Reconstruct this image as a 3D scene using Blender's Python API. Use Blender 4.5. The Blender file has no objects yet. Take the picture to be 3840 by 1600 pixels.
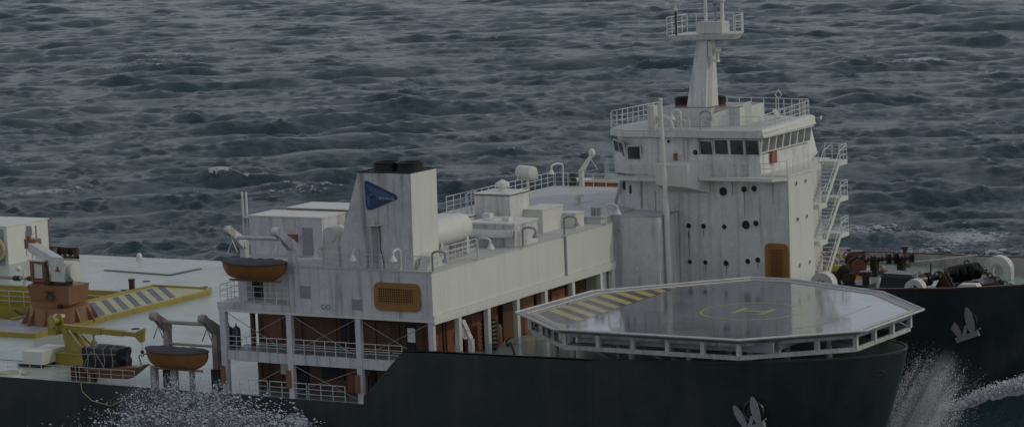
import bpy, bmesh, math, random
import numpy as np
from mathutils import Vector, Matrix
random.seed(7); rng = np.random.default_rng(7)
S = bpy.context.scene; COL = S.collection
PI = math.pi

# ------------------------------------------------------------------ materials
def nodes(name):
    m = bpy.data.materials.new(name); m.use_nodes = True
    nt = m.node_tree; b = nt.nodes['Principled BSDF']
    return m, nt, b
def N(nt, t, **k):
    n = nt.nodes.new(t)
    for a, v in k.items(): setattr(n, a, v)
    return n
def ramp(nt, a, b, ca=(0,0,0,1), cb=(1,1,1,1)):
    r = N(nt, 'ShaderNodeValToRGB'); e = r.color_ramp.elements
    e[0].position = a; e[1].position = b; e[0].color = ca; e[1].color = cb
    return r
def noise(nt, scale, detail=4, rough=.6, vec=None, stretch=None):
    n = N(nt, 'ShaderNodeTexNoise'); n.inputs['Scale'].default_value = scale
    n.inputs['Detail'].default_value = detail; n.inputs['Roughness'].default_value = rough
    if vec is not None:
        if stretch:
            mp = N(nt, 'ShaderNodeMapping'); mp.inputs['Scale'].default_value = stretch
            nt.links.new(vec, mp.inputs['Vector']); vec = mp.outputs['Vector']
        nt.links.new(vec, n.inputs['Vector'])
    return n
def mix(nt, fac, a, b):
    m = N(nt, 'ShaderNodeMix', data_type='RGBA')
    for s, v in ((0, fac), (6, a), (7, b)):
        if hasattr(v, 'is_linked') or hasattr(v, 'links'): nt.links.new(v, m.inputs[s])
        elif s == 0: m.inputs[0].default_value = v
        else: m.inputs[s].default_value = (*v, 1)
    return m.outputs[2]
def paint(name, col, dirt=(.16,.13,.10), amount=.5, streak=.6, rough=.5, bump=.02, rust=0., spot=1.0, metal=0., rvar=.15, var=.12):
    """weathered paint: broad stains, vertical run marks, rust blooms"""
    m, nt, b = nodes(name)
    g = N(nt, 'ShaderNodeNewGeometry'); P = g.outputs['Position']
    n1 = noise(nt, .35*spot, 5, .65, P)
    r1 = ramp(nt, .42, .75); nt.links.new(n1.outputs[0], r1.inputs[0])
    n2 = noise(nt, 1.0, 4, .6, P, (1.5*spot, 1.5*spot, .10*spot))
    r2 = ramp(nt, .50, .72); nt.links.new(n2.outputs[0], r2.inputs[0])
    mul = N(nt, 'ShaderNodeMath', operation='MULTIPLY'); mul.inputs[1].default_value = amount
    nt.links.new(r1.outputs[0], mul.inputs[0])
    mul2 = N(nt, 'ShaderNodeMath', operation='MULTIPLY'); mul2.inputs[1].default_value = streak*.6
    nt.links.new(r2.outputs[0], mul2.inputs[0])
    c = mix(nt, mul.outputs[0], col, tuple(col[i]*.62+dirt[i]*.38 for i in range(3)))
    c = mix(nt, mul2.outputs[0], c, dirt)
    n4 = noise(nt, 3.2*spot, 3, .7, P); r4 = ramp(nt, .3, .75, (1-var,1-var,1-var,1), (1+var*.4,1+var*.4,1+var*.4,1)); nt.links.new(n4.outputs[0], r4.inputs[0])
    mm = N(nt, 'ShaderNodeMix', data_type='RGBA', blend_type='MULTIPLY'); mm.inputs[0].default_value = 1
    nt.links.new(c, mm.inputs[6]); nt.links.new(r4.outputs[0], mm.inputs[7]); c = mm.outputs[2]
    if rust:
        n3 = noise(nt, 1.0, 6, .7, P, (2.2*spot, 2.2*spot, .35*spot))
        r3 = ramp(nt, .66-.1*rust, .74); nt.links.new(n3.outputs[0], r3.inputs[0])
        mu = N(nt, 'ShaderNodeMath', operation='MULTIPLY'); mu.inputs[1].default_value = min(1, rust)*.8
        nt.links.new(r3.outputs[0], mu.inputs[0])
        c = mix(nt, mu.outputs[0], c, (.16,.075,.03))
    nt.links.new(c, b.inputs['Base Color'])
    rr = N(nt, 'ShaderNodeMapRange'); rr.inputs[3].default_value = max(.05, rough-rvar); rr.inputs[4].default_value = min(1, rough+rvar)
    nt.links.new(n1.outputs[0], rr.inputs[0]); nt.links.new(rr.outputs[0], b.inputs['Roughness'])
    b.inputs['Metallic'].default_value = metal
    if bump:
        bp = N(nt, 'ShaderNodeBump'); bp.inputs['Strength'].default_value = .35; bp.inputs['Distance'].default_value = bump
        nb = noise(nt, 2.5*spot, 4, .6, P); nt.links.new(nb.outputs[0], bp.inputs['Height'])
        nt.links.new(bp.outputs[0], b.inputs['Normal'])
    return m
W_ = (.60,.60,.55)
M = {}
M['white']  = paint('white_paint', W_, dirt=(.22,.19,.15), amount=.5, streak=.6, rust=.12, bump=.01, var=.07)
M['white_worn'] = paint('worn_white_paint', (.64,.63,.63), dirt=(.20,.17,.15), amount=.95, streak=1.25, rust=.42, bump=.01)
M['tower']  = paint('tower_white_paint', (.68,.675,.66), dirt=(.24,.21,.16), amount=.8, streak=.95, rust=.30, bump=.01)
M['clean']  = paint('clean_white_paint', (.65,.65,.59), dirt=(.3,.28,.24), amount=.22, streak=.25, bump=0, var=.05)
M['rail']   = paint('rail_white_paint', (.66,.66,.64), dirt=(.3,.27,.24), amount=.3, streak=.2, bump=0)
M['deck']   = paint('pale_green_deck_paint', (.37,.42,.375), dirt=(.20,.22,.20), amount=.6, streak=0, rough=.3, rust=.12, spot=.7)
M['deckn']  = paint('wet_green_deck_paint', (.20,.28,.23), dirt=(.05,.08,.07), amount=.9, streak=0, rough=.22, spot=1.2)
M['deckf']  = paint('wet_foredeck_paint', (.34,.42,.37), dirt=(.12,.15,.12), amount=.8, streak=0, rough=.2, spot=1.3)
M['roof']   = paint('roof_deck_paint', (.52,.52,.50), dirt=(.22,.21,.20), amount=.6, streak=0, rough=.5, rust=.15)
M['hull']   = paint('black_hull_paint', (.019,.029,.030), dirt=(.055,.058,.055), amount=1.0, streak=.8, rust=.12, rough=.34, bump=.04, spot=.45)
M['dgreen'] = paint('dark_green_paint', (.03,.055,.035), dirt=(.02,.03,.02), amount=.5, rough=.4)
M['bulwark']= paint('bulwark_inner_paint', (.45,.45,.40), dirt=(.20,.15,.09), amount=.9, streak=.8, rust=.7)
M['yellow'] = paint('yellow_paint', (.36,.285,.045), dirt=(.14,.10,.03), amount=.7, streak=.6, rust=.2)
M['lyellow']= paint('pale_yellow_paint', (.48,.44,.20), dirt=(.25,.22,.14), amount=.6, streak=0)
M['purple'] = paint('dark_stripe_paint', (.09,.085,.13), dirt=(.2,.19,.2), amount=.6, streak=0)
M['red']    = paint('red_primer_paint', (.25,.115,.050), dirt=(.10,.055,.035), amount=.8, streak=.5, rough=.45)
M['dred']   = paint('dark_red_paint', (.085,.028,.018), dirt=(.04,.025,.018), amount=.6, rough=.3)
M['rused']  = paint('vivid_red_paint', (.26,.080,.045), dirt=(.14,.06,.04), amount=.4)
M['grey']   = paint('grey_paint', (.30,.31,.32), dirt=(.12,.11,.11), amount=.7, streak=.5)
M['orange'] = paint('orange_brown_varnish', (.33,.155,.04), dirt=(.16,.075,.02), amount=.8, streak=.6, rough=.35)
M['boat']   = paint('orange_boat_paint', (.28,.125,.035), dirt=(.10,.05,.02), amount=.8, streak=.7, rough=.45)
M['canvas'] = paint('dark_canvas', (.075,.075,.085), dirt=(.16,.15,.15), amount=.9, streak=0, rough=.8, bump=.06, spot=3)
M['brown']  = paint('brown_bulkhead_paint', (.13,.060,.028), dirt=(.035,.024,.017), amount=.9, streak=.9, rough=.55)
M['brownl'] = paint('rusty_and_sunlit_brown', (.30,.12,.06), dirt=(.10,.05,.035), amount=.9, streak=.9, rough=.5)  # rusty brown, also painted-in sunlight on the front inner wall panels
M['black']  = paint('black_rubber', (.012,.012,.013), dirt=(.04,.04,.04), amount=.5, rough=.5)
M['dark']   = paint('dark_opening', (.01,.011,.013), dirt=(.02,.02,.02), amount=.3, rough=.6)
M['steel']  = paint('oily_dark_steel', (.035,.033,.032), dirt=(.09,.05,.03), amount=.8, rough=.3, metal=.5, spot=3)
M['rope']   = paint('pale_rope', (.42,.38,.34), dirt=(.2,.17,.15), amount=.6, streak=0, rough=.9, spot=4)
M['bgreen'] = paint('green_bottle_paint', (.02,.05,.035), rough=.3)
M['bblue']  = paint('blue_bottle_paint', (.02,.035,.075), rough=.3)
M['blue']   = paint('blue_emblem_paint', (.025,.05,.15), dirt=(.03,.05,.10), amount=.5, streak=.2)
M['lblue']  = paint('pale_blue_emblem_paint', (.06,.13,.24), dirt=(.05,.08,.12), amount=.3, streak=.2)
M['anchor'] = paint('worn_grey_anchor', (.27,.265,.27), dirt=(.15,.13,.12), amount=.8, rough=.6, spot=3)
M['foam']   = paint('sea_foam', (.86,.87,.90), amount=.1, streak=0, rough=.5, bump=0)

def glass():
    m, nt, b = nodes('window_glass')
    g = N(nt, 'ShaderNodeNewGeometry'); n = noise(nt, .8, 4, .6, g.outputs['Position'])
    r = ramp(nt, .35, .7, (.012,.016,.018,1), (.07,.075,.08,1)); nt.links.new(n.outputs[0], r.inputs[0])
    nt.links.new(r.outputs[0], b.inputs['Base Color']); b.inputs['Roughness'].default_value = .12
    return m
M['glass'] = glass()
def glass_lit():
    m = M['glass'].copy(); m.name = 'painted_sky_glare_glass'  # paler base colour paints the sky's reflection into the front bridge panes
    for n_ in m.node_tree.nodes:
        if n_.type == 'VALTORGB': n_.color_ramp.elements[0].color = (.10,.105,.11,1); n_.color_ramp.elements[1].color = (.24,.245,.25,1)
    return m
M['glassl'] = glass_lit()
M['vyel'] = paint('bright_yellow_paint', (.55,.45,.05), dirt=(.2,.15,.04), amount=.4, streak=.2)
M['stain'] = paint('rust_stain', (.36,.31,.25), dirt=(.2,.13,.08), amount=.9, streak=.5, spot=3)
M['hbright'] = paint('bright_hazard_yellow', (.52,.43,.07), dirt=(.2,.18,.1), amount=.5, streak=0, rough=.3, spot=2)
M['tan'] = paint('tan_weathered_paint', (.36,.33,.28), dirt=(.15,.10,.06), amount=.9, streak=.8, rust=.4, spot=2)
M['hmark'] = paint('faded_centre_marking', (.42,.38,.15), dirt=(.18,.18,.17), amount=.6, streak=0, rough=.2, spot=2)
M['rustw'] = paint('rusty_white_steel', (.55,.54,.52), dirt=(.16,.11,.07), amount=1.0, streak=.9, rust=.8, spot=2)
M['soot'] = paint('sooty_white_paint', (.60,.59,.58), dirt=(.085,.08,.08), amount=.9, streak=1.35, rust=.35, bump=.01, spot=.8)
def wet_helideck():
    m, nt, b = nodes('wet_helideck_paint')
    g = N(nt, 'ShaderNodeNewGeometry'); P = g.outputs['Position']
    n = noise(nt, .25, 6, .65, P); r = ramp(nt, .35, .72, (.085,.088,.108,1), (.15,.15,.175,1)); nt.links.new(n.outputs[0], r.inputs[0])
    n2 = noise(nt, 2.5, 5, .7, P); r2 = ramp(nt, .5, .8, (0,0,0,1), (.35,.35,.35,1)); nt.links.new(n2.outputs[0], r2.inputs[0])
    c = mix(nt, r2.outputs[0], r.outputs[0], (.26,.25,.28)); nt.links.new(c, b.inputs['Base Color'])
    rr = N(nt, 'ShaderNodeMapRange'); rr.inputs[1].default_value=.35; rr.inputs[2].default_value=.7; rr.inputs[3].default_value = .04; rr.inputs[4].default_value = .24
    n3 = noise(nt, .45, 5, .7, P); nt.links.new(n3.outputs[0], rr.inputs[0]); nt.links.new(rr.outputs[0], b.inputs['Roughness'])
    bp = N(nt, 'ShaderNodeBump'); bp.inputs['Strength'].default_value = .10; bp.inputs['Distance'].default_value = .012
    nb = noise(nt, 3, 3, .5, P); nt.links.new(nb.outputs[0], bp.inputs['Height']); nt.links.new(bp.outputs[0], b.inputs['Normal'])
    b.inputs['IOR'].default_value = 1.6; b.inputs['Coat Weight'].default_value = .6; b.inputs['Coat Roughness'].default_value = .06; b.inputs['Coat IOR'].default_value = 1.5
    return m
M['heli'] = wet_helideck()
M['hyellow']= paint('worn_yellow_marking', (.40,.34,.09), dirt=(.14,.14,.14), amount=.6, streak=0, rough=.25, spot=2)
M['hdark']  = paint('dark_blue_stripe', (.028,.03,.05), dirt=(.09,.09,.11), amount=.5, streak=0, rough=.22, spot=2)
M['hred']   = paint('thin_red_marking', (.28,.09,.06), dirt=(.13,.10,.11), amount=.8, streak=0, rough=.25, spot=3)
M['hfaint'] = paint('faded_yellow_marking', (.25,.24,.14), dirt=(.14,.14,.16), amount=.9, streak=0, rough=.2, spot=3)

def sea_mat():
    m, nt, b = nodes('sea_water')
    g = N(nt, 'ShaderNodeNewGeometry'); P = g.outputs['Position']
    a = N(nt, 'ShaderNodeAttribute', attribute_name='foam')
    # fine ripples
    rot = N(nt, 'ShaderNodeVectorRotate', rotation_type='Z_AXIS'); rot.inputs['Angle'].default_value = -math.radians(124); nt.links.new(P, rot.inputs['Vector'])
    RV = rot.outputs[0]; h1 = noise(nt, 1.0, 7, .70, RV, (.55,.20,.3)); h2 = noise(nt, 1.0, 4, .7, RV, (3.0,1.1,2))
    bp = N(nt, 'ShaderNodeBump'); bp.inputs['Strength'].default_value = 1.0; bp.inputs['Distance'].default_value = 1.5
    nt.links.new(h1.outputs[0], bp.inputs['Height'])
    bp2 = N(nt, 'ShaderNodeBump'); bp2.inputs['Strength'].default_value = .6; bp2.inputs['Distance'].default_value = .2
    nt.links.new(h2.outputs[0], bp2.inputs['Height']); nt.links.new(bp.outputs[0], bp2.inputs['Normal'])
    h3 = noise(nt, 1.0, 5, .75, RV, (1.3,.5,.8)); bp3 = N(nt, 'ShaderNodeBump'); bp3.inputs['Strength'].default_value = 1.0; bp3.inputs['Distance'].default_value = .75
    nt.links.new(h3.outputs[0], bp3.inputs['Height']); nt.links.new(bp2.outputs[0], bp3.inputs['Normal']); nt.links.new(bp3.outputs[0], b.inputs['Normal'])
    # foam lace
    v = N(nt, 'ShaderNodeTexVoronoi', feature='DISTANCE_TO_EDGE'); v.inputs['Scale'].default_value = .55
    w = noise(nt, .7, 5, .7, P); wm = N(nt, 'ShaderNodeVectorMath', operation='MULTIPLY_ADD'); wm.inputs[1].default_value = (3.5,3.5,1)
    nt.links.new(w.outputs[1], wm.inputs[0]); nt.links.new(P, wm.inputs[2]); nt.links.new(wm.outputs[0], v.inputs['Vector'])
    f1 = noise(nt, 1.3, 7, .75, P)
    s = N(nt, 'ShaderNodeMath', operation='MULTIPLY_ADD'); s.inputs[1].default_value = -.55; nt.links.new(v.outputs[0], s.inputs[0]); nt.links.new(f1.outputs[0], s.inputs[2])
    add = N(nt, 'ShaderNodeMath', operation='ADD'); nt.links.new(s.outputs[0], add.inputs[0]); nt.links.new(a.outputs['Fac'], add.inputs[1])
    r = ramp(nt, .92, 1.12); nt.links.new(add.outputs[0], r.inputs[0])
    n3 = noise(nt, .02, 3, .6, P); rb = ramp(nt, .35, .65, (.024,.058,.082,1), (.032,.074,.074,1)); nt.links.new(n3.outputs[0], rb.inputs[0])
    c = mix(nt, r.outputs[0], rb.outputs[0], (.62,.64,.66)); nt.links.new(c, b.inputs['Base Color'])
    rr = N(nt, 'ShaderNodeMapRange'); rr.inputs[3].default_value = .16; rr.inputs[4].default_value = .8
    nt.links.new(r.outputs[0], rr.inputs[0]); nt.links.new(rr.outputs[0], b.inputs['Roughness'])
    b.inputs['IOR'].default_value = 1.333; b.inputs['Specular Tint'].default_value = (.84,.90,1,1)
    return m
M['sea'] = sea_mat()

# ------------------------------------------------------------------ mesh builder
class MB:
    def __init__(s): s.v = []; s.f = []
    def add(s, vs, fs):
        o = len(s.v); s.v += [tuple(p) for p in vs]; s.f += [tuple(i+o for i in q) for q in fs]; return s
    def box(s, x0,y0,z0,x1,y1,z1):
        return s.prism([(x0,y0),(x1,y0),(x1,y1),(x0,y1)], z0, z1)
    def prism(s, poly, z0, z1):
        n = len(poly)
        vs = [(x,y,z0) for x,y in poly] + [(x,y,z1) for x,y in poly]
        return s.add(vs, [tuple(range(n))[::-1], tuple(range(n,2*n))] + [(i,(i+1)%n,n+(i+1)%n,n+i) for i in range(n)])
    def hull8(s, bot, top):
        n = len(bot)
        return s.add(list(bot)+list(top), [tuple(range(n))[::-1], tuple(range(n,2*n))] + [(i,(i+1)%n,n+(i+1)%n,n+i) for i in range(n)])
    def frame(s, d):
        d = Vector(d).normalized(); u = Vector((0,0,1)) if abs(d.z) < .9 else Vector((1,0,0))
        a = d.cross(u).normalized(); return d, a, a.cross(d).normalized()
    def bar(s, p0, p1, w, h=None):
        h = h or w; p0, p1 = Vector(p0), Vector(p1); d, a, u = s.frame(p1-p0)
        q = [(-1,-1),(1,-1),(1,1),(-1,1)]
        return s.hull8([p0+a*i*w/2+u*j*h/2 for i,j in q], [p1+a*i*w/2+u*j*h/2 for i,j in q])
    def cyl(s, p0, p1, r0, r1=None, n=12):
        r1 = r0 if r1 is None else r1; p0, p1 = Vector(p0), Vector(p1); d, a, u = s.frame(p1-p0)
        c = [(math.cos(2*PI*i/n), math.sin(2*PI*i/n)) for i in range(n)]
        return s.hull8([p0+a*x*r0+u*y*r0 for x,y in c], [p1+a*x*r1+u*y*r1 for x,y in c])
    def tube(s, pts, r, n=8):
        pts = [Vector(p) for p in pts]; rings = []; pa = None
        for i, p in enumerate(pts):
            t = (pts[min(i+1,len(pts)-1)] - pts[max(i-1,0)]).normalized()
            if pa is None: d, a, u = s.frame(t)
            else:
                a = (pa - t*pa.dot(t)).normalized(); u = a.cross(t).normalized()
            pa = a; rings.append([p+a*math.cos(2*PI*k/n)*r+u*math.sin(2*PI*k/n)*r for k in range(n)])
        vs = [v for q in rings for v in q]; fs = []
        for i in range(len(pts)-1):
            for k in range(n): fs.append((i*n+k, i*n+(k+1)%n, (i+1)*n+(k+1)%n, (i+1)*n+k))
        fs += [tuple(range(n))[::-1], tuple(range((len(pts)-1)*n, len(pts)*n))]
        return s.add(vs, fs)
    def lathe(s, c, prof, axis=(0,0,1), n=24):
        c = Vector(c); d, a, u = s.frame(axis); vs = []; fs = []
        for r, h in prof:
            for k in range(n): vs.append(c + d*h + a*math.cos(2*PI*k/n)*r + u*math.sin(2*PI*k/n)*r)
        for i in range(len(prof)-1):
            for k in range(n): fs.append((i*n+k, i*n+(k+1)%n, (i+1)*n+(k+1)%n, (i+1)*n+k))
        m = len(prof)
        fs += [tuple(range(n))[::-1], tuple(range((m-1)*n, m*n))]
        return s.add(vs, fs)
    def torus(s, c, R, r, axis=(0,0,1), n=24, k=8, a0=0, a1=2*PI):
        c = Vector(c); d, a, u = s.frame(axis)
        full = abs(a1-a0-2*PI) < 1e-6
        pts = [c + a*math.cos(a0+(a1-a0)*i/n)*R + u*math.sin(a0+(a1-a0)*i/n)*R for i in range(n+1)]
        return s.tube(pts, r, k)
    def sphere(s, c, r, n=12, sc=(1,1,1)):
        m = n//2+1; prof = [(max(.001, math.sin(PI*i/m)), -math.cos(PI*i/m)) for i in range(m+1)]
        vs = []; fs = []
        for q, h in prof:
            for k in range(n): vs.append((c[0]+r*sc[0]*q*math.cos(2*PI*k/n), c[1]+r*sc[1]*q*math.sin(2*PI*k/n), c[2]+r*sc[2]*h))
        for i in range(m):
            for k in range(n): fs.append((i*n+k, i*n+(k+1)%n, (i+1)*n+(k+1)%n, (i+1)*n+k))
        return s.add(vs, fs)
    def mesh(s, name, off=(0,0,0), mat=None):
        me = bpy.data.meshes.new(name)
        me.from_pydata([(x-off[0],y-off[1],z-off[2]) for x,y,z in s.v], [], s.f)
        bm = bmesh.new(); bm.from_mesh(me); bmesh.ops.remove_doubles(bm, verts=bm.verts, dist=1e-5)
        bmesh.ops.recalc_face_normals(bm, faces=bm.faces); bm.to_mesh(me); bm.free()
        for p in me.polygons: p.use_smooth = True
        me.set_sharp_from_angle(angle=math.radians(35))
        if mat: me.materials.append(M[mat])
        return me

def tag(o, label=None, cat=None, group=None, kind=None):
    if label: o['label'] = label
    if cat: o['category'] = cat
    if group: o['group'] = group
    if kind: o['kind'] = kind
    return o
def thing(name, label, cat, loc=(0,0,0), group=None, rz=0):
    o = bpy.data.objects.new(name, None); COL.objects.link(o); o.location = loc; o.rotation_euler = (0,0,rz)
    o.empty_display_size = .3
    return tag(o, label, cat, group)
def root_of(p):
    while p.parent: p = p.parent
    return p
def part(par, name, mb, mat, label=None, local=False):
    off = (0,0,0) if local else root_of(par).location
    o = bpy.data.objects.new(name, mb.mesh(name, off, mat)); COL.objects.link(o); o.parent = par
    if label: o['label'] = label
    return o
def solo(name, mb, mat, label, cat, loc=(0,0,0), group=None, kind=None):
    o = bpy.data.objects.new(name, mb.mesh(name, loc, mat)); COL.objects.link(o); o.location = loc
    return tag(o, label, cat, group, kind)
def struct(name, mb, mat): return solo(name, mb, mat, None, None, kind='structure')
def copy_tree(o, parent=None):
    c = o.copy(); COL.objects.link(c)
    if parent: c.parent = parent
    for ch in list(o.children): copy_tree(ch, c)
    return c
def text(par, s, origin, xdir, zdir, size, mat, off=(0,0,0), name='lettering', ext=.01, sx=1.0):
    cu = bpy.data.curves.new(name, 'FONT'); cu.body = s; cu.size = size; cu.extrude = ext
    t = bpy.data.objects.new('tmp', cu); COL.objects.link(t)
    bpy.context.view_layer.update()
    me = bpy.data.meshes.new_from_object(t.evaluated_get(bpy.context.evaluated_depsgraph_get()))
    bpy.data.objects.remove(t)
    X = Vector(xdir).normalized()*sx; Z = Vector(zdir).normalized(); Y = X.normalized().cross(Z)
    mt = Matrix(((X.x,Z.x,Y.x,origin[0]-off[0]),(X.y,Z.y,Y.y,origin[1]-off[1]),(X.z,Z.z,Y.z,origin[2]-off[2]),(0,0,0,1)))
    me.transform(mt); me.materials.clear(); me.materials.append(M[mat])
    o = bpy.data.objects.new(name, me); COL.objects.link(o); o.parent = par
    return o

# ------------------------------------------------------------------ camera
f_px, th, pitch, roll = 6600., math.radians(29.9), math.radians(7.0), math.radians(2.2)
v = Vector((-math.sin(th)*math.cos(pitch), math.cos(th)*math.cos(pitch), -math.sin(pitch)))
r = Vector((math.cos(th), math.sin(th), 0)); u = r.cross(v)
R = math.cos(roll)*r - math.sin(roll)*u; U = R.cross(v)
CAM = Vector((132.33036, -213.93975, 55.97658))
cd = bpy.data.cameras.new('camera'); co = bpy.data.objects.new('camera', cd); COL.objects.link(co)
co.matrix_world = Matrix(((R.x,U.x,-v.x,CAM.x),(R.y,U.y,-v.y,CAM.y),(R.z,U.z,-v.z,CAM.z),(0,0,0,1)))
cd.sensor_width = 36; cd.lens = 36*f_px/2576; cd.clip_end = 40000; cd.clip_start = 1
S.camera = co

# ------------------------------------------------------------------ light
S.view_settings.view_transform = 'Standard'; S.view_settings.look = 'None'; S.view_settings.exposure = 0
SUN_AZ, SUN_EL = math.radians(20), math.radians(33)      # azimuth measured from +X towards +Y
wd = bpy.data.worlds.new('World'); S.world = wd; wd.use_nodes = True
nt = wd.node_tree; bg = nt.nodes['Background']
sk = nt.nodes.new('ShaderNodeTexSky'); sk.sky_type = 'NISHITA'; sk.sun_disc = False
sk.sun_elevation = SUN_EL; sk.sun_rotation = PI/2 - SUN_AZ; sk.air_density = 1.0; sk.dust_density = .6; sk.ozone_density = 1.0
hs = nt.nodes.new('ShaderNodeHueSaturation'); hs.inputs['Saturation'].default_value = .55
nt.links.new(sk.outputs[0], hs.inputs['Color'])
mxs = nt.nodes.new('ShaderNodeMix'); mxs.data_type = 'RGBA'; mxs.inputs[0].default_value = .5      # thin even haze over the clear sky
nt.links.new(hs.outputs[0], mxs.inputs[6]); mxs.inputs[7].default_value = (2.14,2.15,2.36,1); nt.links.new(mxs.outputs[2], bg.inputs['Color'])
bg.inputs['Strength'].default_value = .137
sl = bpy.data.lights.new('sun', 'SUN'); sl.energy = .52; sl.angle = math.radians(.6); sl.color = (1,.92,.66)
so = bpy.data.objects.new('sun', sl); COL.objects.link(so)
sd = Vector((math.cos(SUN_AZ)*math.cos(SUN_EL), math.sin(SUN_AZ)*math.cos(SUN_EL), math.sin(SUN_EL)))
so.rotation_euler = sd.to_track_quat('Z', 'Y').to_euler(); so.location = (60, 40, 90)

# ------------------------------------------------------------------ sea
def sea_patch(xy, spacing):
    """sum of many trochoidal waves; returns displaced positions and a crest measure"""
    X, Y = xy[:,0], xy[:,1]; Z = np.zeros_like(X); DX = np.zeros_like(X); DY = np.zeros_like(X); J = np.zeros_like(X)
    g = np.random.default_rng(3); nW = 300
    lam = 50*np.power(.030, (np.arange(nW)/(nW-1)))            # 62 m down to 1 m
    def lumps(sc, seed):
        h = np.random.default_rng(seed); q = np.zeros_like(X)
        for _ in range(7):
            a = h.uniform(0, 2*PI); k = 2*PI/(sc*h.uniform(.6,1.8)); q += np.sin(k*(X*math.cos(a)+Y*math.sin(a))+h.uniform(0,2*PI))
        return np.clip(1+.33*q, .15, 2.0)
    G1, G2, G3 = lumps(120, 11), lumps(60, 12), lumps(28, 13)
    base = math.radians(128)
    for L in lam:
        spread = .30+.62*(1-min(1,L/40))**1.3; G = G1 if L > 22 else (G2 if L > 7 else G3)
        a = base + (0 if g.uniform() < .62 else -.55) + g.normal(0, spread); k = 2*PI/L; ph = g.uniform(0, 2*PI)
        amp = .0031*L*g.uniform(.5,1.4)*(10/L)**.55*(1.75 if L > 18 else 1)*(.80 if L > 8 else .66)
        at = np.clip((L/spacing-1.9)/1.4, 0, 1)
        p = k*(X*math.cos(a)+Y*math.sin(a))+ph
        c, s_ = np.cos(p), np.sin(p)
        A = at*amp*G; Z += A*c; DX -= A*.6*math.cos(a)*s_; DY -= A*.6*math.sin(a)*s_; J += A*k*c
    return X+DX, Y+DY, Z, J
def build_sea():
    cx, cy = CAM.x, CAM.y
    rr = [120.]
    while rr[-1] < 3600: rr.append(rr[-1]*(1.004 if rr[-1] < 235 else (1.0016 if rr[-1] < 1800 else 1.006)))
    rr = np.array(rr); nr = len(rr)
    az0 = math.pi/2 + th
    na = 860; aa = np.linspace(az0-math.radians(17), az0+math.radians(17), na)
    Rg, Ag = np.meshgrid(rr, aa, indexing='ij')
    X = (cx+Rg*np.cos(Ag)).ravel(); Y = (cy+Rg*np.sin(Ag)).ravel()
    sp = (Rg*.0017).ravel()
    x, y, z, j = sea_patch(np.stack([X,Y],1), sp)
    foam = np.clip((j-.36)*.85, 0, .38)
    for fx, fy, s1, s2, w in ((-208,190,15,6,.5),(-158,201,20,7,.46),(-185,214,18,5,.44),(-120,182,18,7,.5),(-128,194,20,7,.44),(-450,531,30,14,.46),(-446,570,34,14,.48),(-451,668,30,14,.5),(-300,600,30,8,.48),(-250,420,22,6,.46),(-520,760,60,12,.46),(-90,560,40,8,.5),(-430,500,40,10,.40),(-480,520,30,9,.44),
                          (-393,641,36,16,.48),(-364,628,30,14,.46),(-182,545,28,10,.40),(-147,528,34,9,.52),(-113,498,28,9,.5),(-60,470,40,10,.3),
                          (-15,177,12,9,.5),(-30,183,14,8,.42),(-6,169,10,8,.46),(-11,155,14,6,.5),(4,150,12,7,.5),(-38,172,10,6,.4),(-301,667,26,12,.3),(-250,150,40,8,.3),(-90,400,20,8,.25)):
        ca, sa = math.cos(math.radians(35)), math.sin(math.radians(35))
        du = (X-fx)*ca+(Y-fy)*sa; dv = -(X-fx)*sa+(Y-fy)*ca
        foam = np.maximum(foam, 0) + w*np.exp(-(du/s1)**2-(dv/s2)**2)
    cl_ = np.sin(X*.09+1.3*np.sin(Y*.05))*np.sin(Y*.11+X*.03)+.6*np.sin(X*.23-Y*.17)
    foam = np.minimum(foam*(.90+.30*np.clip(cl_,-1,1)) + .10*np.clip(j,0,1), .75)
    me = bpy.data.meshes.new('sea'); nv = nr*na
    i = np.arange(nr-1)[:,None]*na+np.arange(na-1)[None,:]; q = np.stack([i, i+na, i+na+1, i+1], -1).reshape(-1,4)
    me.vertices.add(nv); me.vertices.foreach_set('co', np.stack([x,y,z],1).astype('f').ravel())
    me.loops.add(q.size); me.loops.foreach_set('vertex_index', q.astype('i').ravel())
    me.polygons.add(len(q)); me.polygons.foreach_set('loop_start', (np.arange(len(q))*4).astype('i'))
    me.update(calc_edges=True)
    at = me.attributes.new('foam', 'FLOAT', 'POINT'); at.data.foreach_set('value', foam.astype('f'))
    me.polygons.foreach_set('use_smooth', np.ones(len(q), bool)); me.materials.append(M['sea'])
    o = bpy.data.objects.new('sea', me); COL.objects.link(o); o['kind'] = 'structure'
    b = MB(); b.add([(-20000,-20000,-3),(20000,-20000,-3),(20000,20000,-3),(-20000,20000,-3)], [(0,1,2,3)])
    struct('sea_far', b, 'sea')
build_sea()

# ------------------------------------------------------------------ ship: two hulls and decks
ship = thing('ship', 'twin hulled black ship with pale green decks carrying all the white superstructure', 'ship', (-40,0,0))
def sheer_near(x):
    return float(np.interp(x, [-200,-9.1,-3.6,0,20,36,46], [6.2,6.2,11.75,11.9,12.1,12.9,13.2]))
def near_outline(k):
    """k 0 bottom .. 1 rim"""
    tip = np.interp(k, [0,.18,.55,.85,1], [39.5,41,43.4,44.9,45.5]); w = np.interp(k, [0,1], [7.2,8]); q = np.interp(k,[0,1],[1.3,1.75])
    xs = 31; pts = [(x, 8-w if x > 20 else 0) for x in (-150,-100,-60,-30,-9.1,-3.6,0,10,18,24,28)]
    pts = [(x, 0 if y<=0 else y) for x, y in pts]
    pts = [(x, max(0, (8-w)*max(0,(x-15)/16))) for x,_ in pts]
    n = 26
    for i in range(n+1):
        t = PI*i/n; yy = -math.cos(t); a = abs(yy)
        x = xs+(tip-xs)*(1-a**2.0)**(1/q) if a < 1 else xs
        pts.append((x, 8+w*yy))
    pts += [(20,16),(8,16)]
    return pts
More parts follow.
